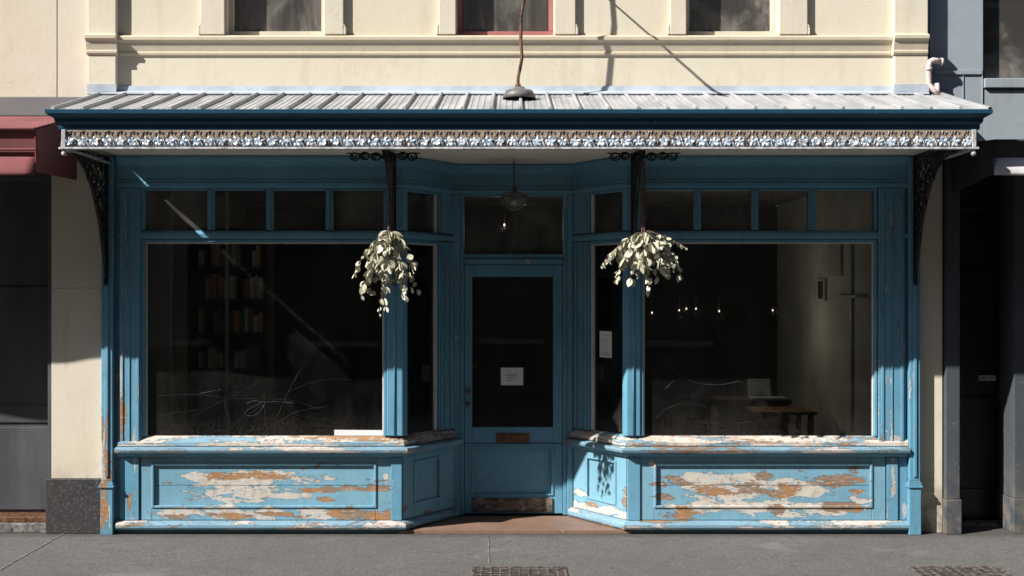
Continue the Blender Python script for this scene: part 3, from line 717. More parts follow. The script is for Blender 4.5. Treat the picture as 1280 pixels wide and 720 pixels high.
# iron brackets in planes square to the wall
def bracket(x, side_scroll=False):
    m = MB(); n = Vector((0, -1, 0)); top = 2.945
    def P(p, h, dx=0): return Vector((x+dx, -.055-p, top-h))
    m.box(x-.012, x+.012, .055, .075, top-1.0, top-.03) if False else m.hexa([Vector((x-.014, -.053, top-.98)), Vector((x+.014, -.053, top-.98)), Vector((x+.014, -.075, top-.98)), Vector((x-.014, -.075, top-.98)),
           Vector((x-.014, -.053, top)), Vector((x+.014, -.053, top)), Vector((x+.014, -.075, top)), Vector((x-.014, -.075, top))])
    m.hexa([Vector((x-.012, -.076, top-.022)), Vector((x+.012, -.076, top-.022)), Vector((x+.012, -.93, top-.022)), Vector((x-.012, -.93, top-.022)),
            Vector((x-.012, -.076, top)), Vector((x+.012, -.076, top)), Vector((x+.012, -.93, top)), Vector((x-.012, -.93, top))])
    arc = [(.88,.03),(.78,.055),(.66,.085),(.54,.13),(.44,.185),(.34,.27),(.26,.36),(.18,.48),(.12,.60),(.07,.74),(.035,.86),(.02,.95)]
    m.tube([P(*q) for q in arc], [.015]*4+[.019]*6+[.014]*2, 6)
    b = Vector((0, 0, 1))
    def ringp(p, h, r, arcf=1, st=0, th=.0072, rz=None): m.ring(P(p, h), r, th, n, b, 14, 5, arcf, st, rz)
    for p, h, r in ((.13,.44,.042),(.10,.54,.034),(.085,.64,.028),(.065,.73,.020),(.40,.13,.034),(.50,.105,.028),(.26,.27,.040),(.21,.37,.032),(.075,.10,.062),(.075,.235,.06),(.065,.36,.052),(.055,.475,.045),(.048,.58,.036),(.042,.67,.028),(.034,.75,.022),(.028,.82,.018),
                    (.205,.085,.058),(.325,.08,.052),(.435,.07,.043),(.53,.058,.034),(.61,.05,.027),(.68,.042,.021),(.205,.21,.055),(.16,.325,.042),(.31,.175,.04)):
        ringp(p, h, r, rz=r*1.05)
        ringp(p+r*.15, h-r*.1, r*.5, .75, random.uniform(0, 6), .006)
        for k in range(1):
            petal(m, P(p, h, 0), random.uniform(0, 6.28), r*.9, r*.55, n, b, Vector((1, 0, 0)), .3, .006)
    # leaf tips growing over the arc
    for p, h in ((.44,.185),(.26,.36),(.12,.60)):
        petal(m, P(p, h), R(-60), .05, .03, n, b, Vector((1, 0, 0)), .3, .006)
    m.lathe([(0, -.02), (.016, -.012), (.020, 0), (.012, .012), (.006, .02)], P(.02, .99), 8)
    o = m.build('verandah_bracket', 'iron', B)
    if side_scroll:
        s = MB()
        for sg in (-1, 1):
            for k, dx in enumerate((.055, .135, .205)):
                c = Vector((x+sg*dx+ .0, -.90, 2.847+ (.004 if k == 1 else 0)))
                s.ring(c, .033 if k != 1 else .030, .0065, ax, az, 14, 5, 1, 0, .026)
                s.ring(c+ax*.004*sg, .014, .005, ax, az, 10, 4, .8, k)
            s.tube([(x+sg*.02, -.90, 2.862), (x+sg*.26, -.90, 2.872)], .005, 5)
            s.tube([(x+sg*.0, -.90, 2.845), (x+sg*.03, -.90, 2.84)], .008, 5)
        s.tube([(x, -.90, 2.83), (x, -.90, 2.93)], .012, 6)
        s.build('scroll', 'iron', o)
for x, sc in ((px2x(136), False), (px2x(494), True), (px2x(790), True), (px2x(1141), False)): bracket(x, sc)

# ------------------------------------------------------------------ left neighbour
Ln = empty('neighbour_building', (-5.5, 0, 0), 'pale cream building with red awning left of the blue shop', 'building')
LE = -12.0; px = px2x
Ltop = 6.6
Bx(px(71)+.0015, XL-.002, -.3, -.004, 3.41, Ltop).build('wall', 'cream2', Ln, .003)
Bx(LE, px(71), -.3, 0, 3.41, Ltop).build('wall', 'cream2', Ln, .003)
Bx(LE, XL-.003, -.3, .012, px2z(145), 3.409).build('fascia_band', 'greyband', Ln, .004)
m = MB(); x0, x1 = px(64), px(129)-.001
m.box(x0, x1, -.3, -.004, .4305, px2z(360)-.001); m.box(x0, x1, -.3, -.004, px2z(360)+.001, px2z(145)-.001)
m.build('pier', 'cream2', Ln, .003)
Bx(px(58), px(129)-.001, -.3, .022, 0, .43).build('granite_base', 'granite', Ln, .005)
m = MB(); v0 = -.30
m.box(LE, px(64)-.001, -.36, v0, .12, 3.2); 
dl = m.build('door', 'greydoor', Ln)
m = MB()
for z0, z1 in ((.14, .80), (.84, .98), (1.90, 1.93)): Bx(-4.6, px(62)-.02, v0+.0005, v0+.014, z0, z1).build('rail', 'greydoor', dl, .003)
Bx(px(62)-.018, px(64)-.002, -.299, -.01, .13, 2.75).build('door_jamb', 'greydoor', Ln, .003)
Bx(LE, px(58)-.002, -.30, -.02, .0, .075).build('door_step', 'joint', Ln, .006)
Bx(LE, px(58)-.002, -.30, -.06, .0755, .118).build('door_sill', 'brown_metal', Ln, .004)
Bx(LE, XL-.31, -6, -.37, 0, Ltop).build('body', 'cream2', Ln)
Bx(LE, px(64)-.001, -.299, -.006, 2.78, 3.257).build('lintel', 'greydoor', Ln)
# red awning
aw0, aw1 = -9.0, -3.392
m = MB()
def aw(xa, xb, mat, root, flapmat, ztr, ztf, zfb, zrb, yf, name='awning'):
    th = .012
    m = MB()
    m.hexa([(xa,-yf,ztf-th),(xb,-yf,ztf-th),(xb,-.02,ztr-th),(xa,-.02,ztr-th),(xa,-yf,ztf),(xb,-yf,ztf),(xb,-.02,ztr),(xa,-.02,ztr)])
    N = 30
    m.hexa([(xa,-yf+.06,zfb+.12),(xb,-yf+.06,zfb+.12),(xb,-yf+.072,zfb+.12),(xa,-yf+.072,zfb+.12),(xa,-yf+.02,ztf-th-.001),(xb,-yf+.02,ztf-th-.001),(xb,-yf+.032,ztf-th-.001),(xa,-yf+.032,ztf-th-.001)])
    o = m.build(name, mat, root)
    # hanging flap with soft folds
    vs = []; N = 80
    for j in range(7):
        t_ = j/6
        for i in range(N+1):
            xx = xa+(xb-xa)*i/N; sway = .018*math.sin(xx*3.1+.6)*t_+.012*math.sin(xx*8.3)*t_
            vs.append((xx, -yf+.055-.05*math.sin(t_*1.6)-sway, zfb+.135-(.135+.008*math.sin(xx*5))*t_))
    mm = MB().add(vs, [(j*(N+1)+i, j*(N+1)+i+1, (j+1)*(N+1)+i+1, (j+1)*(N+1)+i) for j in range(6) for i in range(N)])
    f = mm.build('flap', flapmat, o, smooth=True); sd = f.modifiers.new('s', 'SOLIDIFY'); sd.thickness = .004
    for xx, s_ in ((xa, 1), (xb, -1)):
        e = MB().add([(xx, -yf+.03, zfb+.02), (xx, -.02, zrb), (xx, -.02, ztr-.014), (xx, -yf+.02, ztf-.014),
                      (xx+s_*.006, -yf+.03, zfb+.02), (xx+s_*.006, -.02, zrb), (xx+s_*.006, -.02, ztr-.014), (xx+s_*.006, -yf+.02, ztf-.014)],
                     [(0,1,2,3), (7,6,5,4), (0,4,5,1), (1,5,6,2), (2,6,7,3), (3,7,4,0)])
        e.build('side_panel', mat, o)
    return o
awL = aw(aw0, aw1, 'red_canvas', Ln, 'red_canvas', 3.258, 3.05, 2.72, 2.76, .91)
m = MB(); m.tube([(aw0, -.91, 3.045), (aw1, -.91, 3.045)], .012, 6); m.tube([(aw0, -.88, 2.90), (aw1, -.88, 2.90)], .010, 6); m.build('front_bar', 'red_canvas', awL)

# ------------------------------------------------------------------ right neighbour
Rn = empty('neighbour_building', (6.5, 0, 0), 'blue grey building with black awning and black door right of the shop', 'building')
RE = 12.0; Rtop = 6.4; X0 = XR+.012
wx = px(1232)
m = MB(); m.box(X0, wx, -.3, -.05, 3.06, Rtop); m.box(wx+.001, RE, -.3, -.05, 3.06, px2z(110)-.003); m.box(wx+1.3, RE, -.3, -.05, px2z(110), Rtop)
m.box(wx+.001, wx+1.299, -.3, -.05, 5.4, Rtop)
m.build('wall', 'greywall', Rn, .004)
m = MB(); m.box(X0+.03, X0+.05, -.049, -.02, px2z(120), Rtop-.1); m.box(X0+.07, wx-.01, -.049, -.036, px2z(92), px2z(86)); m.box(px(1206), px(1207.2), -.049, -.042, px2z(140), px2z(93))
m.box(px(1230), px(1231.2), -.049, -.040, px2z(140), px2z(93))
m.build('moulding', 'greywall', Rn, .003)
w = Bx(wx+.001, wx+1.32, -.3, -.02, px2z(109), px2z(97)).build('window', 'greywall', Rn, .006)
for a, b in ((wx+.001, wx+.03), (wx+1.27, wx+1.299)): Bx(a, b, -.17, -.11, px2z(97)+.001, 5.39).build('frame', 'greywall2', w, .004)
Bx(wx+.031, wx+1.269, -.150, -.144, px2z(97)+.001, 5.39).build('pane', 'glass_up', w)
Bx(wx+.031, wx+1.269, -.26, -.22, px2z(97)+.001, 5.39).build('blind', 'greywall2', w)
Bx(X0+.31, RE, -6, -.62, 0, Rtop).build('body', 'greywall', Rn)
# pilasters
def pil(x0, x1, v, name='pilaster'):
    o = Bx(x0, x1, -.31, v, .271, 3.059).build(name, 'greywall2', Rn, .006)
    Bx(x0-.008, x1+.008, -.31, v+.018, 0, .27).build('plinth', 'greywall2', o, .006)
pil(px(1180)+.009, px(1199), .02); pil(px(1269), px(1269)+.2, -.02)
pil(4.9, 5.1, .02)
dr = Bx(px(1200), 7.5, -.60, -.50, .03, 2.95).build('door', 'blackdoor', Rn)
m = MB()
for a, b in ((px(1200)+.02, px(1200)+.10), (3.98, 4.06)): m.box(a, b, -.4995, -.475, .05, 2.5)
for z0, z1 in ((.05, .28), (.95, 1.03), (1.98, 2.07), (2.42, 2.5)): m.box(px(1200)+.1005, 3.9795, -.4995, -.476, z0, z1)
m.box(px(1200)+.02, 4.06, -.4995, -.46, 2.55, 2.60); m.box(px(1200)+.02, 4.06, -.4995, -.46, 1.62, 1.66) if False else None
m.build('door_rails', 'blackdoor', dr, .005)
np_ = Bx(px2x(1223, .48), px2x(1244, .48), -.4995, -.470, px2z(476, .48), px2z(469, .48)).build('name_plate', 'rail', dr, .002)
m = MB(); xa = px2x(1225, .48); zz = px2z(472.5, .48)
for k in range(7):
    xx = xa+k*.0165; hgt = .010 if k % 3 else .014
    m.box(xx, xx+.009, -.4699, -.4685, zz-hgt*.5, zz+hgt*.5)
m.build('lettering', 'ink', np_)
Bx(px(1200), RE, -.5, -.32, 0, .02).build('door_step', 'joint', Rn)
Bx(4.06+.2, RE, -.50, -.33, .03, 3.05).build('lower_wall', 'greywall2', Rn)
aw(px(1190), 9.0, 'black_canvas', Rn, 'white_canvas', 3.04, 2.97, 2.71, 2.66, .90)

# ------------------------------------------------------------------ downpipe, lamps
p = MB(); xx = px(1158)
p.tube([(xx+.115, -.03, px2z(78)), (xx+.03, -.05, px2z(77)), (xx+.008, -.05, px2z(79)), (xx, -.05, px2z(86)), (xx, -.05, px2z(106)), (xx+.03, -.06, px2z(113)), (xx+.075, -.07, px2z(120))],
       [.024, .024, .024, .024, .024, .022, .022], 12)
p.tube([(xx+.118, -.03, px2z(78)), (xx+.10, -.032, px2z(78))], .030, 12); p.tube([(xx, -.05, px2z(86)), (xx, -.05, px2z(90))], .029, 12)
p.tube([(xx+.06, -.065, px2z(106)), (xx+.07, -.07, px2z(124))], .018, 10)
o = p.build('downpipe', 'pvc', None, smooth=True); o['label'] = 'short pinkish white drainpipe elbow at the right end of the metal roof'; o['category'] = 'pipe'

Lp = empty('wall_lamp', (.06, -.35, 3.5), 'grey metal lamp shade on a thin rusty pipe above the metal roof', 'lamp')
yl = -.38; fx = lambda a: px2x(a, yl); fz = lambda a: px2z(a, yl)
pts = [(.16, -.0, 4.95), (.158, -.12, 4.97), (.155, -.26, 4.93), (.15, -.36, 4.80), (.135, yl, 4.55), (fx(655), yl, fz(0)), (fx(651.5), yl, fz(22)), (fx(651), yl, fz(50)), (fx(652.5), yl, fz(72)), (fx(650), yl, fz(86)), (fx(647.5), yl, fz(97)), (fx(647.5), yl, fz(110))]
MB().tube(pts, .0125, 10).build('pipe', 'pipe_rust', Lp, smooth=True)
cx = fx(649)
MB().lathe([(0, fz(108)), (.035, fz(108.5)), (.045, fz(111)), (.10, fz(113.5)), (.118, fz(118)), (.126, fz(123.5)), (.120, fz(123.5)), (.10, fz(116)), (.03, fz(113)), (0, fz(113))], (cx, yl, 0), 28).build('shade', 'lampgrey', Lp, smooth=True)
MB().lathe([(0, fz(105)), (.022, fz(105.5)), (.022, fz(108.2)), (0, fz(108.3))], (fx(647.5), yl, 0), 14).build('collar', 'pipe_rust', Lp, smooth=True)
MB().tube([(.60, 0, 4.31), (.60, -.45, 4.31), (.60, -.78, 4.30)], [.006, .010, .016], 8).build('shadow_rod', 'iron', Lp)  # unseen rod added to cast the diagonal wall shadow, no part of the lamp
MB().tube([(.16, .0, 4.95), (.16, -.012, 4.95)], .05, 14).build('wall_plate', 'iron', Lp)

# bowl lamp in the recess
yb = .22; cx = px2x(642.5, yb)
Pd = empty('pendant_lamp', (cx, yb, 2.7), 'small glass bowl lamp hanging on a chain above the shop door', 'lamp')
zb = lambda a: px2z(a, yb)
m = MB(); z = 2.95; k = 0
while z > zb(238):
    a = ax if k % 2 else Vector((0, 1, 0)); m.ring(Vector((cx, yb, z-.012)), .007, .0025, a, az, 8, 4, 1, 0, .013); z -= .020; k += 1
m.build('chain', 'iron', Pd)
MB().lathe([(0, zb(232)), (.018, zb(233)), (.022, zb(236)), (.03, zb(240)), (.10, zb(242.4)), (.113, zb(243)), (.113, zb(245)), (.104, zb(245)), (.104, zb(243.6)), (.02, zb(241.5))], (cx, yb, 0), 24).build('rim', 'lampgrey', Pd, smooth=True)
MB().lathe([(.108, zb(245)), (.112, zb(249)), (.100, zb(255)), (.070, zb(260)), (.03, zb(263)), (0, zb(264))], (cx, yb, 0), 24).build('glass_bowl', 'glass_bowl', Pd, smooth=True)
MB().lathe([(0, zb(249)), (.02, zb(250)), (.022, zb(254)), (0, zb(257))], (cx, yb, 0), 12).build('unlit_bulb', 'paper', Pd, smooth=True)

# ------------------------------------------------------------------ hanging leaf bunches
def bunch(cx, yy, ztop, zhook, W_, H_, stems, label, seed, lean=0, chaos=1.0, per=13, trails=()):
    rnd = random.Random(seed)
    root = empty('leaf_bunch', (cx, yy, zhook), label, 'dried leaves', 'dried leaf bunches hanging from the verandah')
    st = MB(); lf = MB()
    # tied stalks from the hook
    for k in range(6):
        a = rnd.uniform(0, 6.28); r0 = .012
        st.tube([(cx+math.cos(a)*r0*.6+.005, yy+math.sin(a)*r0, zhook-.01*k), (cx+math.cos(a+.6)*r0, yy+math.sin(a+.6)*r0, (zhook+ztop)/2), (cx+math.cos(a)*r0*.8+lean*.3, yy+math.sin(a)*r0, ztop)], [.005, .006, .005], 5)
    for z in (ztop+.10, ztop+.115, ztop+.29, zhook-.05): st.ring(Vector((cx+.002, yy, z)), .019, .004, ax, Vector((0, 1, 0)), 10, 4)
    def leaf(base, d, w0, L):
        s_ = d.cross(Vector((rnd.uniform(-1, 1), rnd.uniform(-1, 1), rnd.uniform(-.4, 1)))).normalized(); nn = d.cross(s_)
        cur = rnd.uniform(-.35, .45)*L; fold = rnd.uniform(.05, .55)*w0; tw = rnd.uniform(-.5, .5)
        vs = []
        for tt, ww in ((0, .12), (.16, .60), (.42, 1), (.70, .86), (.90, .45), (1.02, .04)):
            c_ = base+d*L*tt+nn*cur*tt*tt; q = (s_+nn*tw*tt).normalized()
            vs += [c_+q*w0*ww+nn*fold*ww, c_, c_-q*w0*ww*rnd.uniform(.8, 1)+nn*fold*ww]
        lf.add(vs, [(j*3+e, j*3+e+1, j*3+e+4, j*3+e+3) for j in range(5) for e in (0, 1)])
    def sprig(p0, p1, p2, p3, n, t0, size):
        def bz(t): return p0*(1-t)**3+p1*3*t*(1-t)**2+p2*3*t*t*(1-t)+p3*t**3
        st.tube([bz(i/8) for i in range(9)], [.0042-.0004*i for i in range(9)], 5)
        for i in range(n):
            t_ = t0+(1-t0)*(i+rnd.random()*.6)/n; p = bz(min(t_, 1)); tan = (bz(min(t_+.02, 1.02))-bz(t_-.02)).normalized()
            for q in range(2):                       # paired round leaves, hanging
                side = Vector((rnd.uniform(-1, 1), rnd.uniform(-1, 1), rnd.uniform(-1.0, .1))).normalized()
                d = (side*rnd.uniform(.5, .9)+tan*rnd.uniform(.4, 1.1)+Vector((0, 0, -.25))).normalized()
                w0 = rnd.choice((rnd.uniform(.010, .017), rnd.uniform(.015, .026), rnd.uniform(.018, .030)))*size*(1.2-.45*t_)
                leaf(p+d*.006, d, w0, w0*rnd.uniform(1.9, 3.0))
    for k in range(stems):
        a = 2*math.pi*k/stems+rnd.uniform(-.35, .35); rad = rnd.uniform(.05, 1)**.85
        dx = math.cos(a)*W_*.5*rad; dy = math.sin(a)*W_*.28*rad; dz = -H_*rnd.uniform(.42, .86)*(1-.30*rad**2*chaos)
        p0 = Vector((cx+lean*.3, yy, ztop)); p3 = Vector((cx+dx+lean, yy+dy, ztop+dz))
        sprig(p0, p0+Vector((dx*.30, dy*.3, dz*.12)), p0+Vector((dx*.72+lean*.5, dy*.8, dz*.50)), p3, per, .03, 1.22)
    for (fx_, fz_, bow) in trails:                   # long loose sprigs that leave the mass
        p0 = Vector((cx+lean*.3, yy, ztop)); p3 = Vector((cx+fx_*W_*.5, yy+rnd.uniform(-.06, .06), ztop-fz_*H_))
        sprig(p0, p0+Vector((fx_*W_*.16, 0, bow-.04)), Vector((cx+fx_*W_*.40, yy, ztop-fz_*H_*.55)), p3, 9, .34, .92)
    st.build('stems', 'stem', root); lf.build('leaves', 'leaf', root, smooth=True)
yy = -.70
bunch(px2x(487, yy), yy, px2z(287, yy), 2.86, .52, .66, 19, 'long drooping bunch of pale dried leaves hanging left of the door', 5, -.01, .7, 8,
      ((-1.0, .52, .0), (-.82, .78, .0), (-.28, .99, -.05), (-.12, .90, -.05), (.78, .68, .02), (.45, .80, .0), (-.6, .62, .03)))
bunch(px2x(804, yy), yy, px2z(290, yy), 2.86, .60, .47, 20, 'wide rounded bunch of pale dried leaves hanging right of the door', 11, .0, .5, 8,
      ((-1.05, .55, .02), (-.7, .80, .0), (.1, .98, -.03), (.80, .72, .06), (.98, .62, .10), (-.85, .45, .04), (1.02, .25, .05)))

# ------------------------------------------------------------------ papers and marks on the glass
def paper(px0, px1, py0, py1, t, lines, label, name='paper_notice', v=-.047, u=None, z=None, seed=1):
    u0, u1 = u; z0, z1 = z; rnd = random.Random(seed)
    c = t((u0+u1)/2, v, z0)
    root = empty(name, c, label, 'notice')
    m = MB(); N = 6
    vs = [];
    for j in (0, 1):
        for i in range(N+1):
            f = i/N; vs.append(t(u0+(u1-u0)*f, v+.001+.004*abs(f-.5)**2*(1+j), (z0, z1)[j]))
    o = m.add(vs, [(i, i+1, N+2+i, N+1+i) for i in range(N)]).build('sheet', 'paper', root)
    s = o.modifiers.new('s', 'SOLIDIFY'); s.thickness = .0015; s.offset = -1
    mm = MB()
    for (a, b, h, wob, th) in lines:
        n_ = 26; pts = [t(u0+(u1-u0)*(a+(b-a)*i/n_), v+.0055, z0+(z1-z0)*h+wob*math.sin(i*1.9+rnd.random())*(1 if rnd.random() > .3 else .2)) for i in range(n_+1)]
        mm.tube(pts, th, 4)
    mm.build('writing', 'ink', root)
paper(0,0,0,0, DW, [(.25,.72,.58,.004,.0016),(.3,.70,.42,.003,.0014),(.28,.5,.28,.003,.0012)], 'white handwritten paper notice on the dark glass of the door',
      u=(X6(626), X6(654)), z=(Z6(482), Z6(460)), v=-.048)
def u_on(t, pxx):                                    # where a picture column meets a slanted wall
    lo, hi = 0, t.L
    for _ in range(40):
        m_ = (lo+hi)/2; p = t(m_, -.048, 0); 
        if 640+FPX*p.x/(DIST+p.y) < pxx: lo = m_
        else: hi = m_
    return lo
u0, u1 = u_on(AR, 750), u_on(AR, 765); ym = AR((u0+u1)/2, -.048, 0).y
paper(0,0,0,0, AR, [(.1,.9,.12,0,.0025),(.12,.85,.2,0,.0015),(.12,.8,.32,.001,.0014),(.12,.85,.42,.001,.0012),(.12,.9,.52,.001,.0012),(.12,.8,.62,.001,.0012),(.12,.85,.70,.001,.0014),(.2,.8,.84,.001,.0014)],
      'tall printed white notice taped inside the narrow window right of the door', u=(u0, u1), z=(px2z(447, ym), px2z(414, ym)), v=-.048, seed=4)
o = MB().hexa([Vector(q) for q in ((px(417), -.012+.05, .7615), (px(480), -.012+.05, .7615), (px(480), .044, .7615), (px(417), .044, .7615),
     (px(417), .040, px2z(538)), (px(480), .040, px2z(538.5)), (px(480), .045, px2z(538.5)), (px(417), .045, px2z(538)))]).build('card_strip', 'paper')
o['label'] = 'blank white card strip standing in the bottom right corner of the left window'; o['category'] = 'card'

def scratches(parent, strokes, y=.048):
    m = MB()
    for pts, r in strokes:
        P = [Vector((px2x(a, y), y, px2z(b, y))) for a, b in pts]
        # smooth through the points
        Q = []
        for i in range(len(P)-1):
            p0, p1, p2, p3 = P[max(i-1, 0)], P[i], P[i+1], P[min(i+2, len(P)-1)]
            for k in range(5):
                t_ = k/5; Q.append(.5*((2*p1)+(p2-p0)*t_+(2*p0-5*p1+4*p2-p3)*t_*t_+(3*p1-p0-3*p2+p3)*t_**3))
        Q.append(P[-1])
        rs_ = random.Random(len(Q)); m.tube(Q, [r*rs_.uniform(.25, .95) for _ in Q], 4)
    m.build('scratches', 'scratch', parent)
scratches(wL, [
  ([(198,365),(196,420),(198,465),(207,490)], .0018), ([(210,450),(248,444),(285,437),(330,430)], .0012),
  ([(376,462),(360,490),(345,525)], .0018), ([(342,532),(370,515),(410,508)], .0012), ([(285,540),(300,525),(330,505)], .0012),
  ([(190,495),(240,493),(290,498),(360,500),(400,512)], .0016), ([(250,492),(276,487)], .004),
  ([(308,505),(318,501),(330,503),(345,502),(366,504)], .0045), ([(330,502),(318,508),(309,513),(307,518),(315,520),(325,515),(331,505)], .0045),
  ([(330,492),(331,505),(333,530),(335,544)], .0035), ([(280,500),(285,520),(288,530)], .003), ([(300,470),(304,480),(290,485)], .001),
  ([(240,520),(270,505),(300,490),(320,480)], .0012), ([(360,490),(390,478),(420,474),(450,476)], .0012), ([(196,520),(220,516),(250,512)], .0014)])
scratches(wR, [
  ([(832,398),(825,420),(828,440),(845,465),(870,478),(900,481),(926,476)], .0032), ([(845,445),(860,436),(885,434),(905,440),(924,448)], .0016),
  ([(850,465),(865,452),(885,446),(910,446)], .002), ([(818,525),(835,510),(860,504),(885,510),(900,520)], .0018), ([(832,486),(843,475)], .0028),
  ([(845,434),(852,434),(854,443),(848,446),(844,440)], .0022), ([(1022,520),(1034,540)], .0018), ([(1018,493),(1030,505),(1042,515)], .0012), ([(870,528),(905,529),(940,528)], .002)])
MB().tube([(px2x(273, .07), .07, .78), (px2x(272, .07), .07, 2.27)], .003, 5).build('cable', 'scratch', wL)

# ------------------------------------------------------------------ inside the shop
def shelf_unit(x0, x1, y0, y1, zs_, label):
    r = empty('bookshelf', ((x0+x1)/2, (y0+y1)/2, .05), label, 'bookshelf')
    m = MB(); m.box(x0-.03, x0-.001, -y1, -y0, .051, 2.5); m.box(x1+.001, x1+.03, -y1, -y0, .051, 2.5); m.build('upright', 'shelfwood', r, .003)
    for z in zs_: Bx(x0, x1, -y1+.021, -y0, z-.025, z).build('shelf', 'shelfwood', r, .002)
    Bx(x0, x1, -y1, -y1+.02, .051, 2.5).build('back', 'int_dark', r)
    return r
sx0, sx1 = px2x(238, 1.75), px2x(332, 1.75)
zsh = [px2z(461, 1.75), px2z(416, 1.75), px2z(374, 1.75), px2z(334, 1.75), px2z(300, 1.75)]
shelf_unit(sx0, sx1, 1.75, 2.05, zsh, 'dark wooden bookshelf full of books inside the left window')
bcols = [(.42,.13,.06), (.50,.40,.28), (.25,.07,.05), (.10,.12,.14), (.55,.50,.42), (.30,.18,.10), (.08,.14,.12), (.5,.28,.10)]
bm_ = [plain('book_cover_paint', tuple(min(.85, x*1.7) for x in c), .6, var=.15) for c in bcols]
page = plain('book_pages', (.55, .50, .40), .9, var=.1)
names = ['lowest shelf of books', 'second lowest shelf of books', 'middle shelf of books', 'second highest shelf of books']
ORD = 'first second third fourth fifth sixth seventh eighth ninth tenth eleventh twelfth thirteenth fourteenth fifteenth sixteenth seventeenth eighteenth nineteenth twentieth'.split()
CN = ('red brown','tan','dark red','slate','cream','brown','dark green','orange brown')
bk = 0
for r_, z in enumerate(zsh[:4]):
    x = sx0+.06; k_ = 0
    while x < sx1-.05 and bk < 120:
        w = random.uniform(.022, .050); h = random.uniform(.15, .235)*(.85 if r_ == 0 else 1); dep = random.uniform(.13, .18)
        if random.random() < .12: x += random.uniform(.04, .12); continue
        if x+w > sx1-.02: break
        ci = random.randrange(8) if r_ else random.choice((1, 4, 3, 6)); yb0 = 1.78+random.uniform(0, .03)
        r = empty('book', (x+w/2, yb0+dep/2, z), '%s book, %s from the left on the %s in the left window' % (CN[ci], ORD[k_], names[r_].replace(' of books', '')), 'book', 'books on the %s' % names[r_].replace(' of books', '')); k_ += 1
        mm = MB(); mm.box(x, x+.003, -(yb0+dep), -yb0, z+.001, z+h); mm.box(x+w-.003, x+w, -(yb0+dep), -yb0, z+.001, z+h); mm.box(x+.0031, x+w-.0031, -(yb0+.003), -yb0, z+.001, z+h)
        mm.build('cover', bm_[ci], r)
        mm = MB().box(x+.0032, x+w-.0032, -(yb0+dep-.006), -(yb0+.0032), z+.004, z+h-.005); mm.build('pages', page, r)
        x += w+random.uniform(.0005, .004); bk += 1
# table with laptop, chair
ty = 2.0; tz = px2z(515, ty)
tx0, tx1 = px2x(945, ty), px2x(1022, ty)
r = empty('table', ((tx0+tx1)/2, ty+.3, .05), 'orange brown wooden table seen through the right window', 'table')
Bx(tx0, tx1, -(ty+.6), -ty, tz-.03, tz).build('tabletop', 'tablewood', r, .004)
for a in (tx0+.02, tx1-.08):
    for b in (ty+.02, ty+.54): Bx(a, a+.05, -b-.05, -b, .051, tz-.031).build('leg', 'tablewood', r, .003)
cy_ = 2.75; cz = px2z(500, cy_); 
r = empty('counter', (px2x(955, cy_), cy_+.2, .05), 'dark counter behind the wooden table carrying the laptop', 'counter')
Bx(px2x(895, cy_), px2x(990, cy_), -(cy_+.5), -cy_, cz-.04, cz).build('counter_top', 'shelfwood', r, .004)
Bx(px2x(898, cy_), px2x(987, cy_), -(cy_+.48), -(cy_+.03), .051, cz-.041).build('cabinet', 'int_grey', r, .004)
r = empty('laptop', (px2x(955, cy_), cy_+.15, cz), 'open pale laptop standing on the dark counter', 'laptop')
la_ = px2x(941, cy_); lb = px2x(970, cy_)
Bx(la_, lb+.12, -(cy_+.25), -(cy_+.03), cz+.001, cz+.018).build('base', 'laptop', r, .004)
MB().hexa([Vector(q) for q in ((la_, cy_+.24, cz+.019), (lb, cy_+.24, cz+.019), (lb, cy_+.252, cz+.019), (la_, cy_+.252, cz+.019),
          (la_, cy_+.29, cz+.19), (lb, cy_+.29, cz+.19), (lb, cy_+.302, cz+.19), (la_, cy_+.302, cz+.19))]).build('lid', 'laptop', r, .004)
# bentwood chair by the table
def chair(cx, cy, label, rz=0):
    r = empty('chair', (cx, cy, .05), label, 'chair'); m = MB()
    hs_ = .47
    Bx(cx-.2, cx+.2, -cy-.2, -cy+.2, hs_, hs_+.025).build('seat', 'shelfwood', r, .01)
    for a in (-1, 1):
        for b in (-1, 1): MB().tube([(cx+a*.17, cy+b*.17, hs_), (cx+a*.20, cy+b*.20, .051)], .014, 8).build('leg', 'shelfwood', r)
    pts = [(cx-.19, cy+.19, hs_)]+[(cx-.19*math.cos(math.pi*i/10), cy+.21, hs_+.25+.2*math.sin(math.pi*i/10)) for i in range(11)]+[(cx+.19, cy+.19, hs_)]
    MB().tube(pts, .012, 8).build('back_hoop', 'shelfwood', r)
    MB().tube([(cx-.18, cy+.205, hs_+.27), (cx+.18, cy+.205, hs_+.27)], .010, 6).build('back_rail', 'shelfwood', r)
chair(px2x(862, 1.6), 1.6, 'dark bentwood chair with hooped back left of the wooden table')
# wall fittings on the right
WXI = 3.205
def wall_y(p): return FPX*WXI/(p-640)-DIST
def on_wall(pa, pb, qa, qb, th, mat, name, parent, bev=0):        # on the inner right-hand wall
    ya, yb_ = wall_y(pb), wall_y(pa); ym_ = (ya+yb_)/2
    m = MB().hexa([Vector(q) for q in ((WXI-th, ya, px2z(qb, ym_)), (WXI, ya, px2z(qb, ym_)), (WXI, yb_, px2z(qb, ym_)), (WXI-th, yb_, px2z(qb, ym_)),
        (WXI-th, ya, px2z(qa, ym_)), (WXI, ya, px2z(qa, ym_)), (WXI, yb_, px2z(qa, ym_)), (WXI-th, yb_, px2z(qa, ym_)))])
    return m.build(name, mat, parent, bev)
on_wall(1037, 1053, 304, 345, .02, 'bead', 'wall_panel', B)
on_wall(1048, 1083, 369, 372, .09, 'bead', 'wall_ledge', B)
on_wall(1065, 1066.5, 305, 540, .02, 'bead', 'conduit', B)
r = empty('picture_frame', (WXI, wall_y(1028), px2z(376, 3.2)), 'small tall framed picture on the inside wall behind the right window', 'picture')
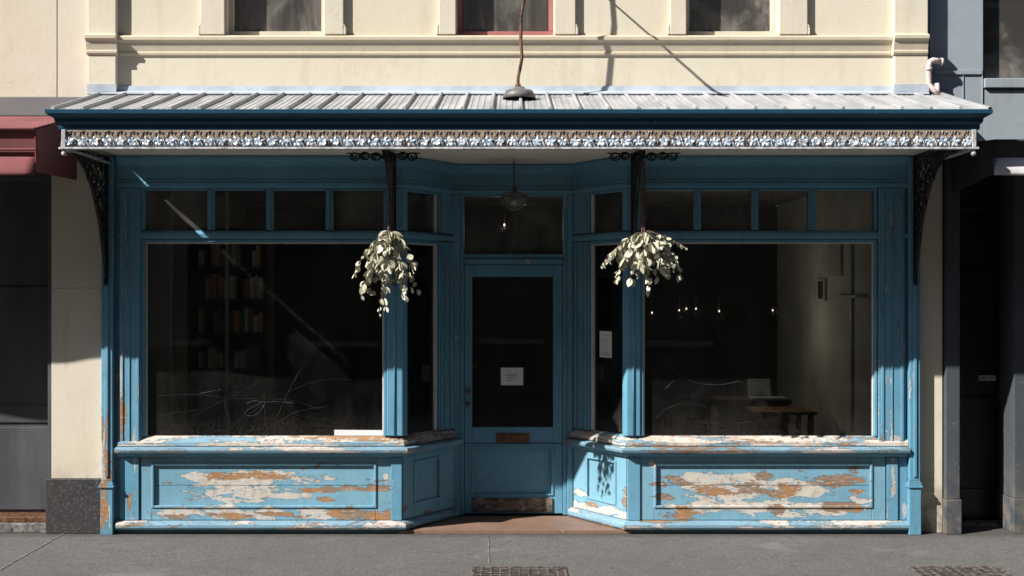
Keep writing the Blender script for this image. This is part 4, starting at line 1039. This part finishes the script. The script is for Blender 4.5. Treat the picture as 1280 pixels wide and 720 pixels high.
on_wall(1023, 1033, 349, 376, .02, 'bead', 'frame', r); on_wall(1025, 1031, 351.5, 373.5, .024, 'brown_metal', 'picture', r)
# pendant bulbs
def bulb_light(x, y, z, e, root):
    l = bpy.data.lights.new('bulb_light', 'POINT'); l.energy = e; l.color = (1, .86, .68); l.shadow_soft_size = .05
    o = bpy.data.objects.new('bulb_light', l); COL.objects.link(o); o.parent = root
    o.location = (x-root.location.x, y-root.location.y, z-root.location.z)
for pxx, pyy, yb_, dsc in ((815,391,3.2,'leftmost, lowest'), (849,388,3.0,'second from the left'), (858,386,3.0,'third from the left'), (870,386,3.0,'fourth from the left'), (899,389,3.2,'fifth from the left, standing apart'), (966,388,3.4,'rightmost, far from the others')):
    bx, bz_ = px2x(pxx, yb_), px2z(pyy, yb_)
    r = empty('pendant_bulb', (bx, yb_, bz_), 'tiny glowing bulb on a cord behind the right window, '+dsc, 'light bulb', 'pendant bulbs behind the right window')
    MB().lathe([(0, bz_-.008), (.005, bz_-.006), (.007, bz_), (.005, bz_+.007), (0, bz_+.012)], (bx, yb_, 0), 10).build('bulb', 'bulb', r, smooth=True)
    bulb_light(bx, yb_, bz_-.03, .55, r)
    MB().tube([(bx, yb_, bz_+.012), (bx+random.uniform(-.06, .03), yb_, 2.955)], .0015, 5).build('cord', 'scratch', r)
yb_ = 3.2; bx, bz_ = px2x(630.5, yb_), px2z(281.5, yb_)
r = empty('pendant_bulb', (bx, yb_, bz_), 'single glowing bulb seen through the glass above the shop door', 'light bulb')
MB().lathe([(0, bz_-.010), (.007, bz_-.007), (.010, bz_), (.006, bz_+.012), (0, bz_+.02)], (bx, yb_, 0), 10).build('bulb', 'bulb', r, smooth=True)
bulb_light(bx, yb_, bz_-.03, 2.6, r)
MB().tube([(bx, yb_, bz_+.02), (bx, yb_, 2.955)], .003, 5).build('cord', 'scratch', r)

# ------------------------------------------------------------------ far side of the street (seen in the glass)
Op = empty('street_building', (0, -17.5, 0), 'long brown brick terrace across the street mirrored faintly in the shop glass', 'building')
Bx(-45, 45, 17.5, 28, 0, 14.5).build('wall', 'brick', Op)
for i in range(-8, 9):
    for z in (.9, 4.6, 8.2, 11.6):
        w = MB().box(i*3.6-.6, i*3.6+.6, 17.44, 17.499, z, z+2.1).build('window', 'int_light' if False else 'greydoor', Op)
        m = MB(); m.box(i*3.6-.72, i*3.6+.72, 17.36, 17.499, z-.12, z-.001); m.build('sill', 'trim', w)
